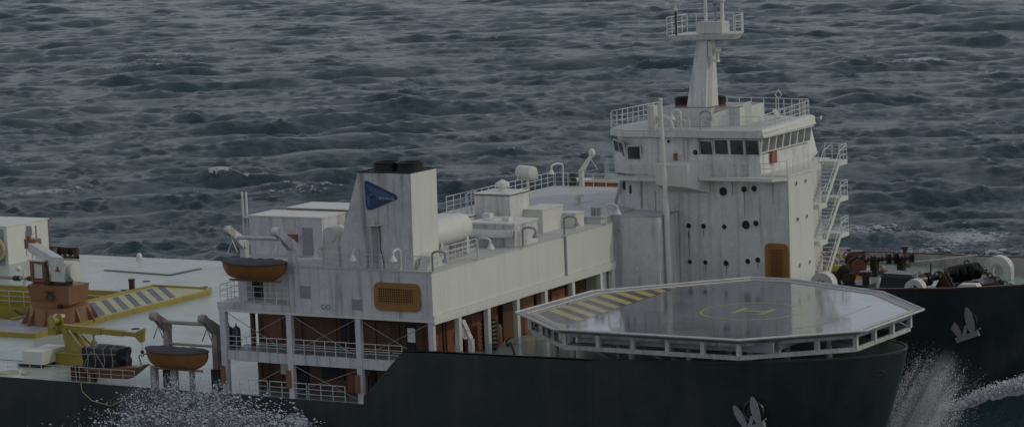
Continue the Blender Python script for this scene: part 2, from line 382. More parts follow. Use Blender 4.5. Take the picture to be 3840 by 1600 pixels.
def loft_hull(outline, sheer, zb, rows, cap_out=None):
    b = MB(); n = len(outline(1)); vs = []
    for t in rows:
        for x, y in outline(t): vs.append((x, y, zb+(sheer(x)-zb)*t))
    fs = []
    for i in range(len(rows)-1):
        for k in range(n-1): fs.append((i*n+k, i*n+k+1, (i+1)*n+k+1, (i+1)*n+k))
    return b.add(vs, fs)
nh = loft_hull(near_outline, sheer_near, -3, [0,.18,.36,.55,.7,.85,.94,1])
part(ship, 'hull', nh, 'hull')
def rim_and_inner(outline, sheer, i0, i1, th_, zd, cen):
    def off(out):
        res = []
        for k, (x, y) in enumerate(out):
            a = out[max(0,k-1)]; c = out[min(len(out)-1,k+1)]; t = Vector((c[0]-a[0], c[1]-a[1])).normalized(); res.append((x-t.y*th_, y+t.x*th_))
        return res
    out = outline(1)[i0:i1]; inn = []; low = off(outline((zd+3)/16.2)[i0:i1])
    for k, (x, y) in enumerate(out):
        a = out[max(0,k-1)]; c = out[min(len(out)-1,k+1)]; t = Vector((c[0]-a[0], c[1]-a[1])).normalized(); nrm = Vector((-t.y, t.x))
        inn.append((x+nrm.x*th_, y+nrm.y*th_))
    n = len(out); rim = MB(); inner = MB()
    rim.add([(x,y,sheer(x)-.12) for x,y in out]+[(x,y,sheer(x)+.05) for x,y in [(o[0],o[1]) for o in out]]+[(i[0],i[1],sheer(o[0])+.05) for i,o in zip(inn,out)]+[(i[0],i[1],sheer(o[0])-.12) for i,o in zip(inn,out)],
            [(j*n+k,j*n+k+1,((j+1)%4)*n+k+1,((j+1)%4)*n+k) for j in range(4) for k in range(n-1)])
    inner.add([(i[0],i[1],sheer(o[0])-.10) for i,o in zip(inn,out)]+[(i[0],i[1],zd) for i in low], [(k,k+1,n+k+1,n+k) for k in range(n-1)])
    return rim, inner, low
rim, inner, inn = rim_and_inner(near_outline, sheer_near, 5, 40, .22, 9.8, (20,8))
part(ship, 'gunwale', rim, 'hull')
part(ship, 'bulwark', inner, 'deckn', 'dark green inner side of the near bulwark')
ok = [p for p in inn if p[0] > 8]
part(ship, 'foredeck', MB().prism([(-3.3,.25)]+inn+[(-3.3,16)], 9.6, 9.9), 'deckf')
# inner plating of the near hull above the cross structure
part(ship, 'bulkhead', MB().box(-3.6,.02,3,-3.35,38,9.6), 'brown')
# hull side aft
# far hull
FN = [(8,43.9),(20,43.9),(30,43.9),(36,44.0),(40,44.4),(43.5,45.4),(47,47.4),(49.8,50.5),(51.3,54),(51.6,57),(50.6,60),(47.5,63.2),(43,65.6),(36.5,67.6),(30,69.7),(22.8,71.6),(10,73.6),(-4,75),(-20,76)]
def far_sheer(x): return float(np.interp(x, [-30,10,20,28,34,43,52], [12.0,12.1,12.35,12.6,12.85,13.4,14.0]))
def far_outline(k):
    out = []
    for i, (x, y) in enumerate(FN):
        s_ = np.interp(k, [0,1], [.90,1]); cxx = 30
        if x > 36: out.append((cxx+(x-cxx)*np.interp(k,[0,1],[.72,1]), 57+(y-57)*np.interp(k,[0,1],[.86,1])))
        else: out.append((x, 57+(y-57)*np.interp(k,[0,1],[.94,1])))
    return out
fh = loft_hull(far_outline, far_sheer, -3, [0,.25,.5,.75,1])
part(ship, 'hull', fh, 'hull')
rim, inner, inn2 = rim_and_inner(far_outline, far_sheer, 0, 19, .25, 10.9, (30,57))
part(ship, 'gunwale', rim, 'dred'); part(ship, 'bulwark', inner, 'bulwark', 'rust streaked off white inner side of the far bulwark')
part(ship, 'foredeck', MB().prism(inn2+[(-20,43.95)], 10.6, 11.0), 'deckf')
# stays inside of the bulwark
bs = MB()
for k in range(10, 16):
    x0,y0 = inn2[k]; x1,y1 = inn2[k+1]
    for t in (0,.33,.66):
        x, y = x0+(x1-x0)*t, y0+(y1-y0)*t; bs.box(x-.06,y-.5,11.0,x+.06,y-.02,far_sheer(x)-.4)
# cross structure between the hulls
part(ship, 'cross_deck', MB().prism([(-3.34,16.02),(7.9,16.02),(7.9,75),(-3.34,75)], 3, 9.88), 'deckf')
# main deck with the sunken hatch
dk = MB().prism([(-78,.03),(-3.7,.03),(-3.7,81),(-78,81)], 5.2, 6.2).prism([(-170,.03),(-78.004,.03),(-78.004,29.5),(-170,29.5)], 5.2, 6.2).prism([(-170,53.5),(-78.004,53.5),(-78.004,81),(-170,81)], 5.2, 6.2)
part(ship, 'main_deck', dk, 'deck')
part(ship, 'hull', MB().box(-170,80.8,-3,-3.7,81.06,6.1).box(-170.3,0,-3,-170.02,81,6.1), 'hull')
well = MB().box(-170,29.2,1.2,-78,53.6,1.4).box(-170,53.36,1.4,-78,53.49,6.26).box(-170,52.7,1.4,-78,53.35,3.6).box(-78.3,29.6,1.4,-78.02,53.3,6.2).box(-170,29.6,1.4,-78.3,29.8,6.2)
part(ship, 'hatch_well', well, 'yellow')
part(ship, 'hatch_cover', MB().prism([(-95.7,69.3),(-95.4,68.6),(-83.4,67.3),(-82.8,67.8),(-82.5,73.8),(-82.9,73.9),(-83.6,68.2),(-83.9,68)], 6.21, 6.30), 'dgreen')
part(ship, 'hatch_coaming', MB().box(-66.0,8.2,6.2,-58.3,13.8,6.27), 'deckn')
# raised yellow bordered platform
pf = thing('crane_platform', 'low yellow edged deck platform with diagonal hazard stripes under the red crane', 'platform', (-72,38,6.2))
part(pf, 'slab', MB().prism([(-96,21.1),(-67.8,21.1),(-67.5,54.6),(-69,57.0),(-78.2,57.4),(-78.0,29.2),(-96,29.2)], 6.205, 6.5), 'lyellow')
part(pf, 'border', MB().prism([(-96,20.8),(-67.5,20.8),(-67.5,21.4),(-96,21.4)], 6.21, 6.75).prism([(-68.1,21.4),(-67.5,21.4),(-67.2,54.6),(-67.8,54.6)], 6.21, 6.75).prism([(-67.8,54.6),(-67.2,54.6),(-68.7,57.2),(-69.3,57.0)], 6.21, 6.75)
     .prism([(-78.4,57.0),(-68.9,56.9),(-69.0,57.3),(-78.4,57.4)], 6.21, 6.7).prism([(-78.4,29.2),(-77.9,29.2),(-77.9,57.0),(-78.4,57.0)], 6.21, 6.7), 'yellow')
part(pf, 'machinery_floor', MB().prism([(-95,21.6),(-68.3,21.6),(-68.3,33.5),(-77.2,36.5),(-77.7,29.4),(-95,29.0)], 6.504, 6.52), 'grey', 'wet grey and rusty floor beneath the crane')
for i in range(7):
    y0 = 42.6+i*2.35
    part(pf, 'stripe', MB().prism([(-77.1,y0),(-69.3,y0-7.6),(-69.3,y0-6.45),(-77.1,y0+1.15)], 6.504, 6.515), 'purple')

# ------------------------------------------------------------------ railings
post_me = {}
def railing(pts, label, h=1.5, step=1.35, rr=.04, levels=(1,.66,.34), group='white pipe railings', mat='rail', name='railing'):
    pts = [Vector(p) for p in pts]
    t = thing(name, label, 'railing', tuple(pts[0]), group)
    for l in levels: part(t, 'rail', MB().tube([p+Vector((0,0,h*l)) for p in pts], rr if l == 1 else rr*.75, 6), mat)
    if (h, rr, mat) not in post_me: post_me[(h,rr,mat)] = MB().cyl((0,0,0),(0,0,h),rr,rr,6).mesh('post', (0,0,0), mat)
    for a, b in zip(pts[:-1], pts[1:]):
        n = max(1, round((b-a).length/step))
        for k in range(n+ (1 if b == pts[-1] else 0)):
            o = bpy.data.objects.new('post', post_me[(h,rr,mat)]); COL.objects.link(o); o.parent = t
            o.location = a+(b-a)*(k/n)-pts[0]
    return t

# ------------------------------------------------------------------ accommodation block
blk = thing('deckhouse', 'long white accommodation block with open galleries below and a broad sunlit front wall', 'deckhouse', (-12,15,6.2))
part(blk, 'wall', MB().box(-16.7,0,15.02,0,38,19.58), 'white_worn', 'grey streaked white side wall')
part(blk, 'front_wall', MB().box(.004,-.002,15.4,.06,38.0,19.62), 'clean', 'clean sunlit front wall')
part(blk, 'roof', MB().box(-16.9,-.05,19.585,.12,38.05,19.72), 'roof')
part(blk, 'cornice', MB().box(.07,-.06,14.55,.26,38.1,15.38).box(-25.55,-.12,14.72,.24,.5,15.0), 'clean')
part(blk, 'conduit', MB().tube([(.14,27.0,19.6),(.14,27.0,15.4)], .16, 8), 'grey')
part(blk, 'platform', MB().box(-25.6,-.14,15.02,-16.72,8,15.68), 'white_worn')
part(blk, 'lower_wall', MB().box(-25.0,2.8,15.69,-16.71,14,19.55), 'white_worn')
part(blk, 'doorway', MB().box(-23.2,2.72,15.7,-22.2,2.79,18.3).box(-22.05,2.66,15.7,-21.9,2.79,18.5), 'dark')
part(blk, 'lower_roof', MB().box(-25.3,2.5,19.56,-16.92,14.2,19.7), 'roof')
# gallery frame
for x0, x1, nm in ((-25.45,-24.75,'post'),(-17.25,-16.65,'post'),(-9.0,-8.42,'post'),(-.62,-.02,'post')):
    z0 = 6.2 if x0 < -5 else 9.9
    part(blk, 'column', MB().box(x0,-.1 if x0 < -5 else .05,z0,x1,.45,14.71), 'white_worn')
for x in (-25.1,-17.0,-8.75):
    part(blk, 'fender', MB().box(x-.42,-.28,7.3,x+.05,-.11,9.1), 'red')
for y in (4.8,10.5,16.45,22.4,28.4,34.8,37.6):
    part(blk, 'column', MB().box(-.30,y-.28,9.9,.20,y+.28,14.54), 'clean')
part(blk, 'gallery_beam', MB().box(-24.7,.04,9.68,-3.9,.34,10.72), 'white_worn')
part(blk, 'gallery_deck', MB().box(-25,.31,10.3,-3.6,3.9,10.7), 'grey')
part(blk, 'gallery_deck', MB().box(-24.2,.31,6.21,-4,3.9,6.25), 'deckn')
inw = MB().box(-23.6,4.0,6.2,-3.7,4.2,10.28).box(-23.6,4.0,10.72,-2.6,4.2,15.0).box(-3.0,4.0,9.9,-2.6,38,15.0).box(-2.55,37.7,9.9,-.35,37.9,14.9)
part(blk, 'inner_wall', inw, 'brown')
# front inner wall panels; the lighter brown paints sunlight into some of them
pw = random.Random(3)
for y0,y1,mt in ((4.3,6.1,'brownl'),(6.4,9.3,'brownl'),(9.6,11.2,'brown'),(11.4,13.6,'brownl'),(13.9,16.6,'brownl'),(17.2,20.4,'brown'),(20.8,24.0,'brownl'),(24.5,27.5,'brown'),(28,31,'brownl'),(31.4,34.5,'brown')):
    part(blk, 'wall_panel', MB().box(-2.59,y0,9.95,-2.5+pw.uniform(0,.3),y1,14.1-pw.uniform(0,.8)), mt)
for y in (5.2,9.5,13.8,17.0,20.6,24.2):
    part(blk, 'pipe', MB().tube([(-2.1,y,9.9),(-2.1,y,14.9)], .12, 8), pw.choice(['black','brown','dark','grey']))
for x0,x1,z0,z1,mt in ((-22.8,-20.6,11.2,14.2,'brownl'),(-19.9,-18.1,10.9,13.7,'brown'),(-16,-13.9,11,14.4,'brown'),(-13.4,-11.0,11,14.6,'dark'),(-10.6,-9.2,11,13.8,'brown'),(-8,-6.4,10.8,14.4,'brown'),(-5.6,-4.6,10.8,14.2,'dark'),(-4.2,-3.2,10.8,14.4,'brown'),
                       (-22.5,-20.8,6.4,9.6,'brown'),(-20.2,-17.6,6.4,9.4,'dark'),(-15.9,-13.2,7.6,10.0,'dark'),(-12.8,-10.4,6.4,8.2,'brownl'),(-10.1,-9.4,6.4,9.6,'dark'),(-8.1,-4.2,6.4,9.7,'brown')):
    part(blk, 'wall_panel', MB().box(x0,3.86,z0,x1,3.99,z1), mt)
for z in (13.9,14.3):
    part(blk, 'pipe', MB().tube([(-12,3.6,z),(-3.5,3.6,z-.05)], .1, 8), 'brown')
for x in (-12.2,-7.2,-3.6,-2.9): part(blk, 'pipe', MB().tube([(x,3.5,10.7),(x,3.5,14.9)], .09, 8), 'brown')
part(blk, 'stanchion', MB().box(-22.9,2.6,6.2,-22.5,2.95,9.6).box(-23.3,2.2,10.7,-22.9,2.6,15.0), 'brown')
part(blk, 'fuse_box', MB().box(-20.3,2.9,8.0,-18.9,3.4,9.6), 'clean', 'small white box on the lower gallery')
part(blk, 'notice', MB().box(-3.55,.9,12.5,-2.7,.98,13.9), 'clean')
for a, b_ in (((-24.7,11.0),(-17.3,14.6)),((-24.7,14.6),(-17.3,10.9)),((-16.6,11.0),(-9.0,14.6)),((-16.6,14.6),(-9.0,10.9)),((-8.4,10.9),(-.7,14.5)),((-8.4,14.5),(-3.2,12.0)),((-16.6,6.9),(-9.0,9.5)),((-16.6,9.5),(-9.0,6.5)),((-21.6,7.4),(-17.3,9.5))):
    part(blk, 'brace', MB().tube([(a[0],.12,a[1]),(b_[0],.12,b_[1])], .035, 6), 'grey')
# patches on the side wall
part(blk, 'panel', MB().box(-15.4,-.05,16.5,-14.2,-.003,17.75), 'grey').data
part(blk, 'panel', MB().box(-9.25,-.05,15.6,-8.1,-.003,16.65), 'grey')
g = MB().torus((-12.7,-.05,15.75),.22,.035,(0,1,0),16,6).torus((-12.1,-.05,15.75),.22,.035,(0,1,0),16,6)
part(blk, 'draught_mark', g, 'grey')
def grille(par, x0,x1,z0,z1,y,nx,nz,gx0,gx1,gz0,gz1,rc,label=None):
    pts = []
    for cx_,cz_,a0 in ((x1-rc,z1-rc,0),(x0+rc,z1-rc,90),(x0+rc,z0+rc,180),(x1-rc,z0+rc,270)):
        for k in range(7):
            a = math.radians(a0+k*15); pts.append((cx_+rc*math.cos(a), cz_+rc*math.sin(a)))
    n = len(pts); b = MB()
    b.hull8([(x,y,z) for x,z in pts],[(x,y-.14,z) for x,z in pts])
    o = part(par, 'vent_grille', b, 'orange', label)
    back = MB().box(gx0,y-.16,gz0,gx1,y-.141,gz1); part(o, 'opening', back, 'dark')
    lat = MB(); sx = (gx1-gx0)/nx; sz = (gz1-gz0)/nz
    for i in range(nx+1): lat.box(gx0+i*sx-sx*.17,y-.24,gz0-.05,gx0+i*sx+sx*.17,y-.17,gz1+.05)
    for i in range(nz+1): lat.box(gx0-.05,y-.225,gz0+i*sz-sz*.15,gx1+.05,y-.165,gz0+i*sz+sz*.15)
    part(o, 'lattice', lat, 'orange')
grille(blk, -6.6,-1.25,15.7,18.5,0,15,6,-6.0,-2.2,16.55,17.95,.7,'rounded orange ventilation grille')
# roof edge fittings (flange line)
part(blk, 'coaming', MB().box(-16.7,.0,19.73,-12,.12,19.9), 'white_worn')
# gas bottles on gallery
for x, mt, lb in ((-25.9,'bgreen','dark green gas bottle standing upright at the aft end of the gallery'),(-24.95,'bblue','dark blue gas bottle standing beside the green one on the gallery')):
    c = (x,2.0,10.7); t = thing('gas_bottle', lb, 'gas bottle', c)
    part(t, 'body', MB().lathe(c,[(.42,0),(.45,.1),(.45,1.7),(.36,2.0),(.14,2.15)],n=16), mt)
    part(t, 'valve', MB().cyl((x,2,12.8),(x,2,13.15),.09,.07,8), 'steel')
part(blk, 'gallery_deck', MB().box(-26.6,1.2,10.4,-24.5,2.9,10.69), 'grey')
railing([(-24.75,-.02,10.72),(-17.3,-.02,10.72)], 'grey pipe railing on the upper gallery, between the aftmost two columns', mat='rail')
railing([(-16.6,.10,10.72),(-9.05,.10,10.72)], 'pipe railing on the upper gallery below the twin ring marks', mat='rail')
railing([(-8.4,.16,10.72),(-3.8,.16,10.72)], 'short pipe railing on the upper gallery running into the black hull', mat='rail')
for a,b_,lb in ((-23.4,-19.95,'aft length of lower deck railing behind the spray'),(-19.7,-15.2,'middle length of lower deck railing under the gallery beam'),(-14.95,-10.6,'forward length of lower deck railing ending before the black hull')):
    railing([(a,-.0,6.22),(b_,-.0,6.22)], lb, h=1.6)
railing([(-25.3,.05,15.69),(-17.0,.05,15.69)], 'grey railing along the platform edge below the upper lifeboat', h=1.75)
railing([(-25.35,.1,15.69),(-25.35,7.6,15.69)], 'side railing at the aft end of the lifeboat platform', h=1.75)
railing([(-12.6,.12,19.73),(-.15,.12,19.73),(-.15,8.6,19.73)], 'thin railing around the roof corner in front of the funnel', h=1.45, rr=.03)
railing([(-2.6,6.2,19.73),(-2.6,13.2,19.73)], 'white railing on the roof below the horizontal tank', h=1.4)
# ladder rungs / hoops beside
# ------------------------------------------------------------------ white boxes on the roof
def crate(name, label, cat, x0,y0,z0,x1,y1,z1, mat='white', lid='clean', lidt=.12, trim=None, group=None, ov=.08):
    t = thing(name, label, cat, ((x0+x1)/2,(y0+y1)/2,z0), group)
    part(t, 'body', MB().box(x0,y0,z0,x1,y1,z1-lidt), mat)
    part(t, 'lid', MB().box(x0-ov,y0-ov,z1-lidt,x1+ov,y1+ov,z1), lid)
    if trim: part(t, 'trim', MB().box(x0-ov-.02,y0-ov-.02,z1-lidt-.1,x1+ov+.02,y1+ov+.02,z1-lidt-.005), trim)
    return t
cb = crate('container', 'large white steel box behind the upper lifeboat, nearest of the two', 'container', -25.5,6,19.71,-16.5,10.4,23.8, mat='white_worn')
part(cb, 'hatch_door', MB().prism([(-18.9,5.92),(-17.7,5.92),(-17.7,5.999),(-18.9,5.999)],19.9,22.7), 'grey')
part(cb, 'fire_box', MB().box(-20.7,5.7,21.2,-19.5,5.999,21.95), 'rused')
crate('container', 'white steel box set behind the larger one with a brown edged lid', 'container', -24.0,10.9,19.71,-13.6,15.5,24.05, mat='white', trim='brown')
t = thing('twin_masts', 'pair of thin upright poles at the aft corner of the large white box', 'pole', (-26.2,6.5,15.7))
part(t, 'pole', MB().cyl((-26.6,6.5,15.7),(-26.6,6.5,26.1),.14,.1,8), 'rail'); part(t, 'pole', MB().cyl((-26.1,6.5,15.7),(-26.1,6.5,26.1),.14,.1,8), 'rail')
part(t, 'bracket', MB().box(-26.7,6.3,20.8,-25.6,6.7,20.95), 'white_worn'); part(t, 'bracket', MB().box(-26.7,6.3,23.4,-25.6,6.7,23.5), 'white_worn')
t = thing('vent_trunk', 'round shouldered white vent trunk between the large box and the funnel', 'vent', (-14,3.5,19.7))
part(t, 'trunk', MB().hull8([(-14.6,3,19.73),(-12.6,3,19.73),(-12.6,5,19.73),(-14.6,5,19.73)],[(-14.4,3,22.6),(-12.8,3,22.6),(-12.8,5,22.6),(-14.4,5,22.6)]), 'white')
part(t, 'cowl', MB().lathe((-13.6,2.94,22.5),[(.1,-.02),(.79,0),(.79,2.12),(.1,2.14)],(0,1,0),20), 'white')
tb = crate('machinery_house', 'tall white roof box with brown edged lid beside the horizontal tank', 'machinery house', -9.6,25,19.72,-5.3,29.2,24.2, mat='tower', trim='brown')
part(tb, 'porthole', MB().lathe((-8.0,25.0,21.9),[(.55,-.01),(.55,.12),(.3,.14)],(0,-1,0),20), 'clean')
part(tb, 'ladder', MB().tube([(-10.6,25.4,21),(-10.9,25.4,21),(-10.9,25.4,24.0),(-10.2,25.4,24.2)],.07,6).tube([(-10.6,26.5,21),(-10.9,26.5,21),(-10.9,26.5,24.0),(-10.2,26.5,24.2)],.07,6).bar((-10.9,25.4,23.2),(-10.9,26.5,23.2),.07).bar((-10.9,25.4,22.2),(-10.9,26.5,22.2),.07).bar((-10.9,25.4,21),(-9.6,25.4,21),.12).bar((-10.9,26.5,21),(-9.6,26.5,21),.12), 'rail')
part(tb, 'vent_cap', MB().lathe((-7.6,27.6,24.2),[(.45,0),(.45,.4),(.75,.45),(.75,.85),(.35,1.05),(.1,1.2)],n=18), 'clean')
lb_ = thing('raft_store', 'low white roof store with a slack cloth cover over its near side', 'store', (-3,19,19.7))
part(lb_, 'body', MB().box(-6.0,17.2,19.73,-.35,22,22.0), 'white_worn'); part(lb_, 'lid', MB().box(-6.1,17.1,22.0,-.25,22.1,22.18), 'clean')
cv = MB(); nx=16
for (y0, y1) in ((17.12,16.6),):
    vs=[]; 
    for i in range(nx+1):
        x = -6.4+6.3*i/nx; sag = .35*math.sin(PI*i/nx)
        for j,(yy,zz) in enumerate(((17.15,21.6),(16.7,21.55-.2*sag),(16.35,21.2-sag*.3),(16.25,20.95-sag*.4),(16.4,20.85-sag*.3))): vs.append((x,yy,zz))
    cv.add(vs,[(i*5+j,i*5+j+1,(i+1)*5+j+1,(i+1)*5+j) for i in range(nx) for j in range(4)])
part(lb_, 'cloth_cover', cv, 'canvas' if False else 'white')
part(lb_, 'hatch', MB().lathe((-4.4,19.5,22.18),[(.8,0),(.8,.15),(.5,.2)],n=20), 'clean'); part(lb_, 'fitting', MB().box(-2.6,18.6,22.19,-1.8,19.4,22.6), 'clean'); part(lb_, 'fitting', MB().box(-5.9,20.2,22.19,-5.0,21,22.7), 'clean')
b2 = crate('locker', 'plain white locker with a flat lid, forward of the tall roof box', 'locker', -5.6,27.9,19.73,-3.0,32.4,22.25, mat='clean')
b3 = crate('cabinet', 'small white cabinet at the forward end of the roof by the fourth lamp', 'cabinet', -3.3,32.3,19.73,-1.4,34.2,21.35, mat='clean')
t = thing('water_tank', 'horizontal white cylindrical tank on the roof beside the funnel', 'tank', (-4.2,10,19.7))
part(t, 'shell', MB().lathe((-4.2,6.3,22.35),[(.3,-.35),(.9,-.22),(1.3,0),(1.42,.4),(1.42,6.4),(1.3,6.8),(.9,7.05),(.3,7.15)],(0,1,0),28), 'clean')
for y in (7.4,12.4): part(t, 'saddle', MB().box(-5.3,y-.2,19.73,-3.1,y+.2,21.4), 'white_worn')
crate('container', 'low white box with a brown lid seam far behind the horizontal tank', 'container', -13,17.5,19.73,-9.0,24.0,22.1, trim='brown', mat='clean')
# ------------------------------------------------------------------ funnel
fn = thing('funnel', 'tall streaked white funnel with a raked aft edge, blue triangular emblem and black pipes', 'funnel', (-6,3.3,19.7))
bot=[(-11.7,.9,19.73),(-2.55,.9,19.73),(-2.55,5.7,19.73),(-11.7,5.7,19.73)]; mid_=[(-10.2,.9,24.3),(-2.5,.9,24.3),(-2.5,5.7,24.3),(-10.2,5.7,24.3)]; top=[(-8.5,.9,29.1),(-2.45,.9,29.1),(-2.45,5.7,29.1),(-8.5,5.7,29.1)]
fb = MB().add(bot+mid_+top,[(3,2,1,0),(8,9,10,11)]+[(i,(i+1)%4,4+(i+1)%4,4+i) for i in range(4)]+[(4+i,4+(i+1)%4,8+(i+1)%4,8+i) for i in range(4)])
part(fn, 'casing', fb, 'soot')
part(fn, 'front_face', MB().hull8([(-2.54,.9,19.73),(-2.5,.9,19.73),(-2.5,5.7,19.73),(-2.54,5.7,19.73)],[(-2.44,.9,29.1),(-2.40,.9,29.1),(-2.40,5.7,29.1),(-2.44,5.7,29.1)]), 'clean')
part(fn, 'top_rim', MB().box(-8.5,.88,29.1,-2.4,1.05,29.22).box(-8.5,5.55,29.1,-2.4,5.72,29.22).box(-8.55,1.05,29.1,-8.4,5.55,29.22).box(-2.55,1.05,29.1,-2.4,5.55,29.22), 'dark')
part(fn, 'top_plate', MB().box(-8.4,1.06,29.1,-2.56,5.54,29.14), 'dark')
for x in (-6.7,-4.0):
    o = part(fn, 'exhaust_pipe', MB().lathe((x,3.4,29.14),[(1.35,0),(1.32,.7),(1.37,.85),(1.2,.85),(1.18,.4),(.05,.4)],n=28), 'black')
em = [(-7.75,28.3),(-7.45,28.35),(-4.25,27.05),(-4.0,26.85),(-4.1,26.6),(-7.1,25.45),(-7.5,25.5),(-7.65,25.75)]
e0 = part(fn, 'emblem', MB().hull8([(x,.9,z) for x,z in em],[(x,.82,z) for x,z in em]), 'blue')
part(e0, 'light_field', MB().hull8([(-7.55,.83,28.0),(-4.3,.83,26.85),(-6.0,.83,26.85),(-7.1,.83,27.3)],[(-7.55,.80,28.0),(-4.3,.80,26.85),(-6.0,.80,26.85),(-7.1,.80,27.3)]), 'lblue')
part(e0, 'light_field', MB().hull8([(-7.5,.83,26.9),(-7.1,.83,26.6),(-7.25,.83,25.9),(-7.45,.83,25.7)],[(-7.5,.80,26.9),(-7.1,.80,26.6),(-7.25,.80,25.9),(-7.45,.80,25.7)]), 'lblue')
part(e0, 'eye_ring', MB().add([(-6.75+.62*math.cos(2*PI*k/24)*s_, .79-.02*(s_<1), 26.72+.36*math.sin(2*PI*k/24)*s_) for s_ in (1,.62) for k in range(24)],[(k,(k+1)%24,24+(k+1)%24,24+k) for k in range(24)]), 'lblue')
text(e0, 'SEAWAYS', (-6.15,.79,26.52), (1,0,-.02), (0,0,1), .40, 'white', off=fn.location, ext=.006)
# ladder & lamp bracket on funnel face
lb2 = MB()
for x in (-7.0,-6.55): lb2.tube([(x,.74,19.8),(x,.74,24.0)], .05, 6)
for k in range(12): lb2.bar((-7.0,.74,20.1+k*.34),(-6.55,.74,20.1+k*.34),.05)
part(fn, 'ladder', lb2, 'grey')
part(fn, 'lamp_shelf', MB().box(-7.4,.2,23.95,-6.1,.89,24.05).lathe((-6.75,.5,24.05),[(.2,0),(.22,.3),(.1,.42),(.06,.8)],n=12), 'white')
part(fn, 'downpipe', MB().tube([(-6.2,.84,24),(-6.2,.84,21.5),(-5.9,.84,20.5),(-5.9,.84,19.8)], .04, 6), 'brown')

# ------------------------------------------------------------------ gooseneck lamps
def gooseneck(x, y, z, dx, dy, h, label, mat='clean', reach=1.7, group='gooseneck deck lamps'):
    t = thing('gooseneck_lamp', label, 'deck lamp', (x,y,z), group)
    p = [(x,y,z),(x,y,z+h*.85)]
    for k in range(1,8):
        a = PI*k/8; p.append((x+dx*reach*.45*(1-math.cos(a)), y+dy*reach*.45*(1-math.cos(a)), z+h*.85+.32*math.sin(a)))
    e = (x+dx*reach*.9, y+dy*reach*.9, z+h*.72); p.append(e)
    part(t, 'stem', MB().tube(p, .11, 8), mat)
    part(t, 'lamp_shade', MB().lathe((e[0],e[1],e[2]-.45),[(.40,0),(.36,.12),(.2,.4),(.12,.55)],n=14), mat)
    return t
gl = {}
for x,y,dx,dy,lb,mt in ((.02,.35,1,0,'grey hooked deck lamp at the near roof corner leaning out over the sunlit front','grey'),(.02,9.0,1,0,'white hooked deck lamp second from the near corner of the sunlit front','clean'),
                     (.02,18.2,1,0,'grey hooked deck lamp beside the low store at the front roof edge','grey'),(.02,27.1,1,0,'hooked deck lamp above the dark conduit on the sunlit front','grey'),
                     (.02,36.5,1,0,'stout white hooked deck lamp at the far end of the roof front','clean'),(-3.55,.25,0,-1,'white hooked deck lamp hanging over the shaded side above the orange grille','clean'),
                     (-8.2,.25,0,-1,'white hooked deck lamp on the roof edge under the funnel ladder','white_worn'),(-12.6,.25,0,-1,'white hooked deck lamp on the roof edge near the upper lifeboat','white_worn')):
    gooseneck(x,y,19.73,dx,dy,2.1 if mt=='clean' else 1.95,lb,mt, reach=1.7 if dx else 1.5)
# roof hoops
solo('hoop_rail', MB().tube([(-13.2,1.6,19.73),(-13.2,1.6,20.9),(-13.0,1.6,21.05),(-11.9,1.6,21.05),(-11.7,1.6,20.9),(-11.7,1.6,19.73)],.05,6), 'rail', 'small grey hoop rail on the roof between the vent trunk and the funnel', 'rail', (-12.5,1.6,19.73))
solo('pipe_hood', MB().hull8([(-1.9,.8,19.73),(-1.9,4,19.73),(-.9,4,19.73),(-.9,.8,19.73)],[(-1.9,1.5,21),(-1.9,3,21.2),(-.9,3,21.2),(-.9,1.5,21)]), 'white', 'small rounded white hood at the foot of the funnel front', 'hood', (-1.4,2,19.73))

# ------------------------------------------------------------------ lifeboats and davits
def lifeboat(cx_, cy_, zk, L_, B_, H_, label, cover=True):
    t = thing('lifeboat', label, 'lifeboat', (cx_,cy_,zk))
    ns = 21; rows = 7; vs=[]; fs=[]
    for i in range(ns):
        s_ = -1+2*i/(ns-1); x = cx_+s_*L_/2; w = B_/2*max(.03,(1-abs(s_)**2.6))**.7; zs = zk+H_*(1+.10*s_*s_); zb = zk+H_*.45*abs(s_)**5
        xr = .86+.14
        for j in range(rows):
            a = PI*j/(rows-1); q = math.sin(a)**.8 if 0<j<rows-1 else 0
            vs.append((cx_+s_*L_/2*(1-.10*(1-abs(math.cos(a)))), cy_-w*math.cos(a)*(1), zb+(zs-zb)*(1-q)))
    for i in range(ns-1):
        for j in range(rows-1): fs.append((i*rows+j,i*rows+j+1,(i+1)*rows+j+1,(i+1)*rows+j))
    h = part(t, 'hull', MB().add(vs,fs), 'boat')
    st = lambda s_, off, dz: (cx_+s_*L_/2*1.005, cy_+off*(B_/2+.04)*max(.03,(1-abs(s_)**2.6))**.7, zk+H_*(1+.10*s_*s_)+dz)
    for off in (-1,1): part(t, 'rubbing_strake', MB().tube([st(-1+2*i/20,off,-.12) for i in range(21)], .10, 6), 'canvas')
    nc = 21; vs=[]; fs=[]; m=9
    for i in range(nc):
        s_=-1+2*i/(nc-1); w=(B_/2+.08)*max(.02,(1-abs(s_)**2.6))**.7; zs=zk+H_*(1+.10*s_*s_)
        for j in range(m):
            a=-1+2*j/(m-1); bumpy=.06*math.sin(i*1.9+j)+.05*math.sin(i*.8-j*2)
            vs.append((cx_+s_*L_/2*1.01, cy_+w*a, zs+(.02 if cover else -.22)+( (.34+bumpy)*(1-abs(a)**1.7)*(1-abs(s_)**4) if cover else .1*bumpy)-(.16 if abs(a)==1 and cover else 0)))
    for i in range(nc-1):
        for j in range(m-1): fs.append((i*m+j,i*m+j+1,(i+1)*m+j+1,(i+1)*m+j))
    part(t, 'canvas_cover', MB().add(vs,fs), 'canvas')
    part(t, 'keel', MB().bar((cx_-L_*.40,cy_,zk-.02),(cx_+L_*.40,cy_,zk-.02),.14,.2), 'boat')
    return t
lifeboat(-20.2,-.9,18.2,7.8,2.7,1.85,'orange brown lifeboat with dark cover hanging from the upper davits')
lifeboat(-30.7,-.6,8.5,7.9,2.6,1.95,'orange brown lifeboat hanging low over the spray from the lower davits')
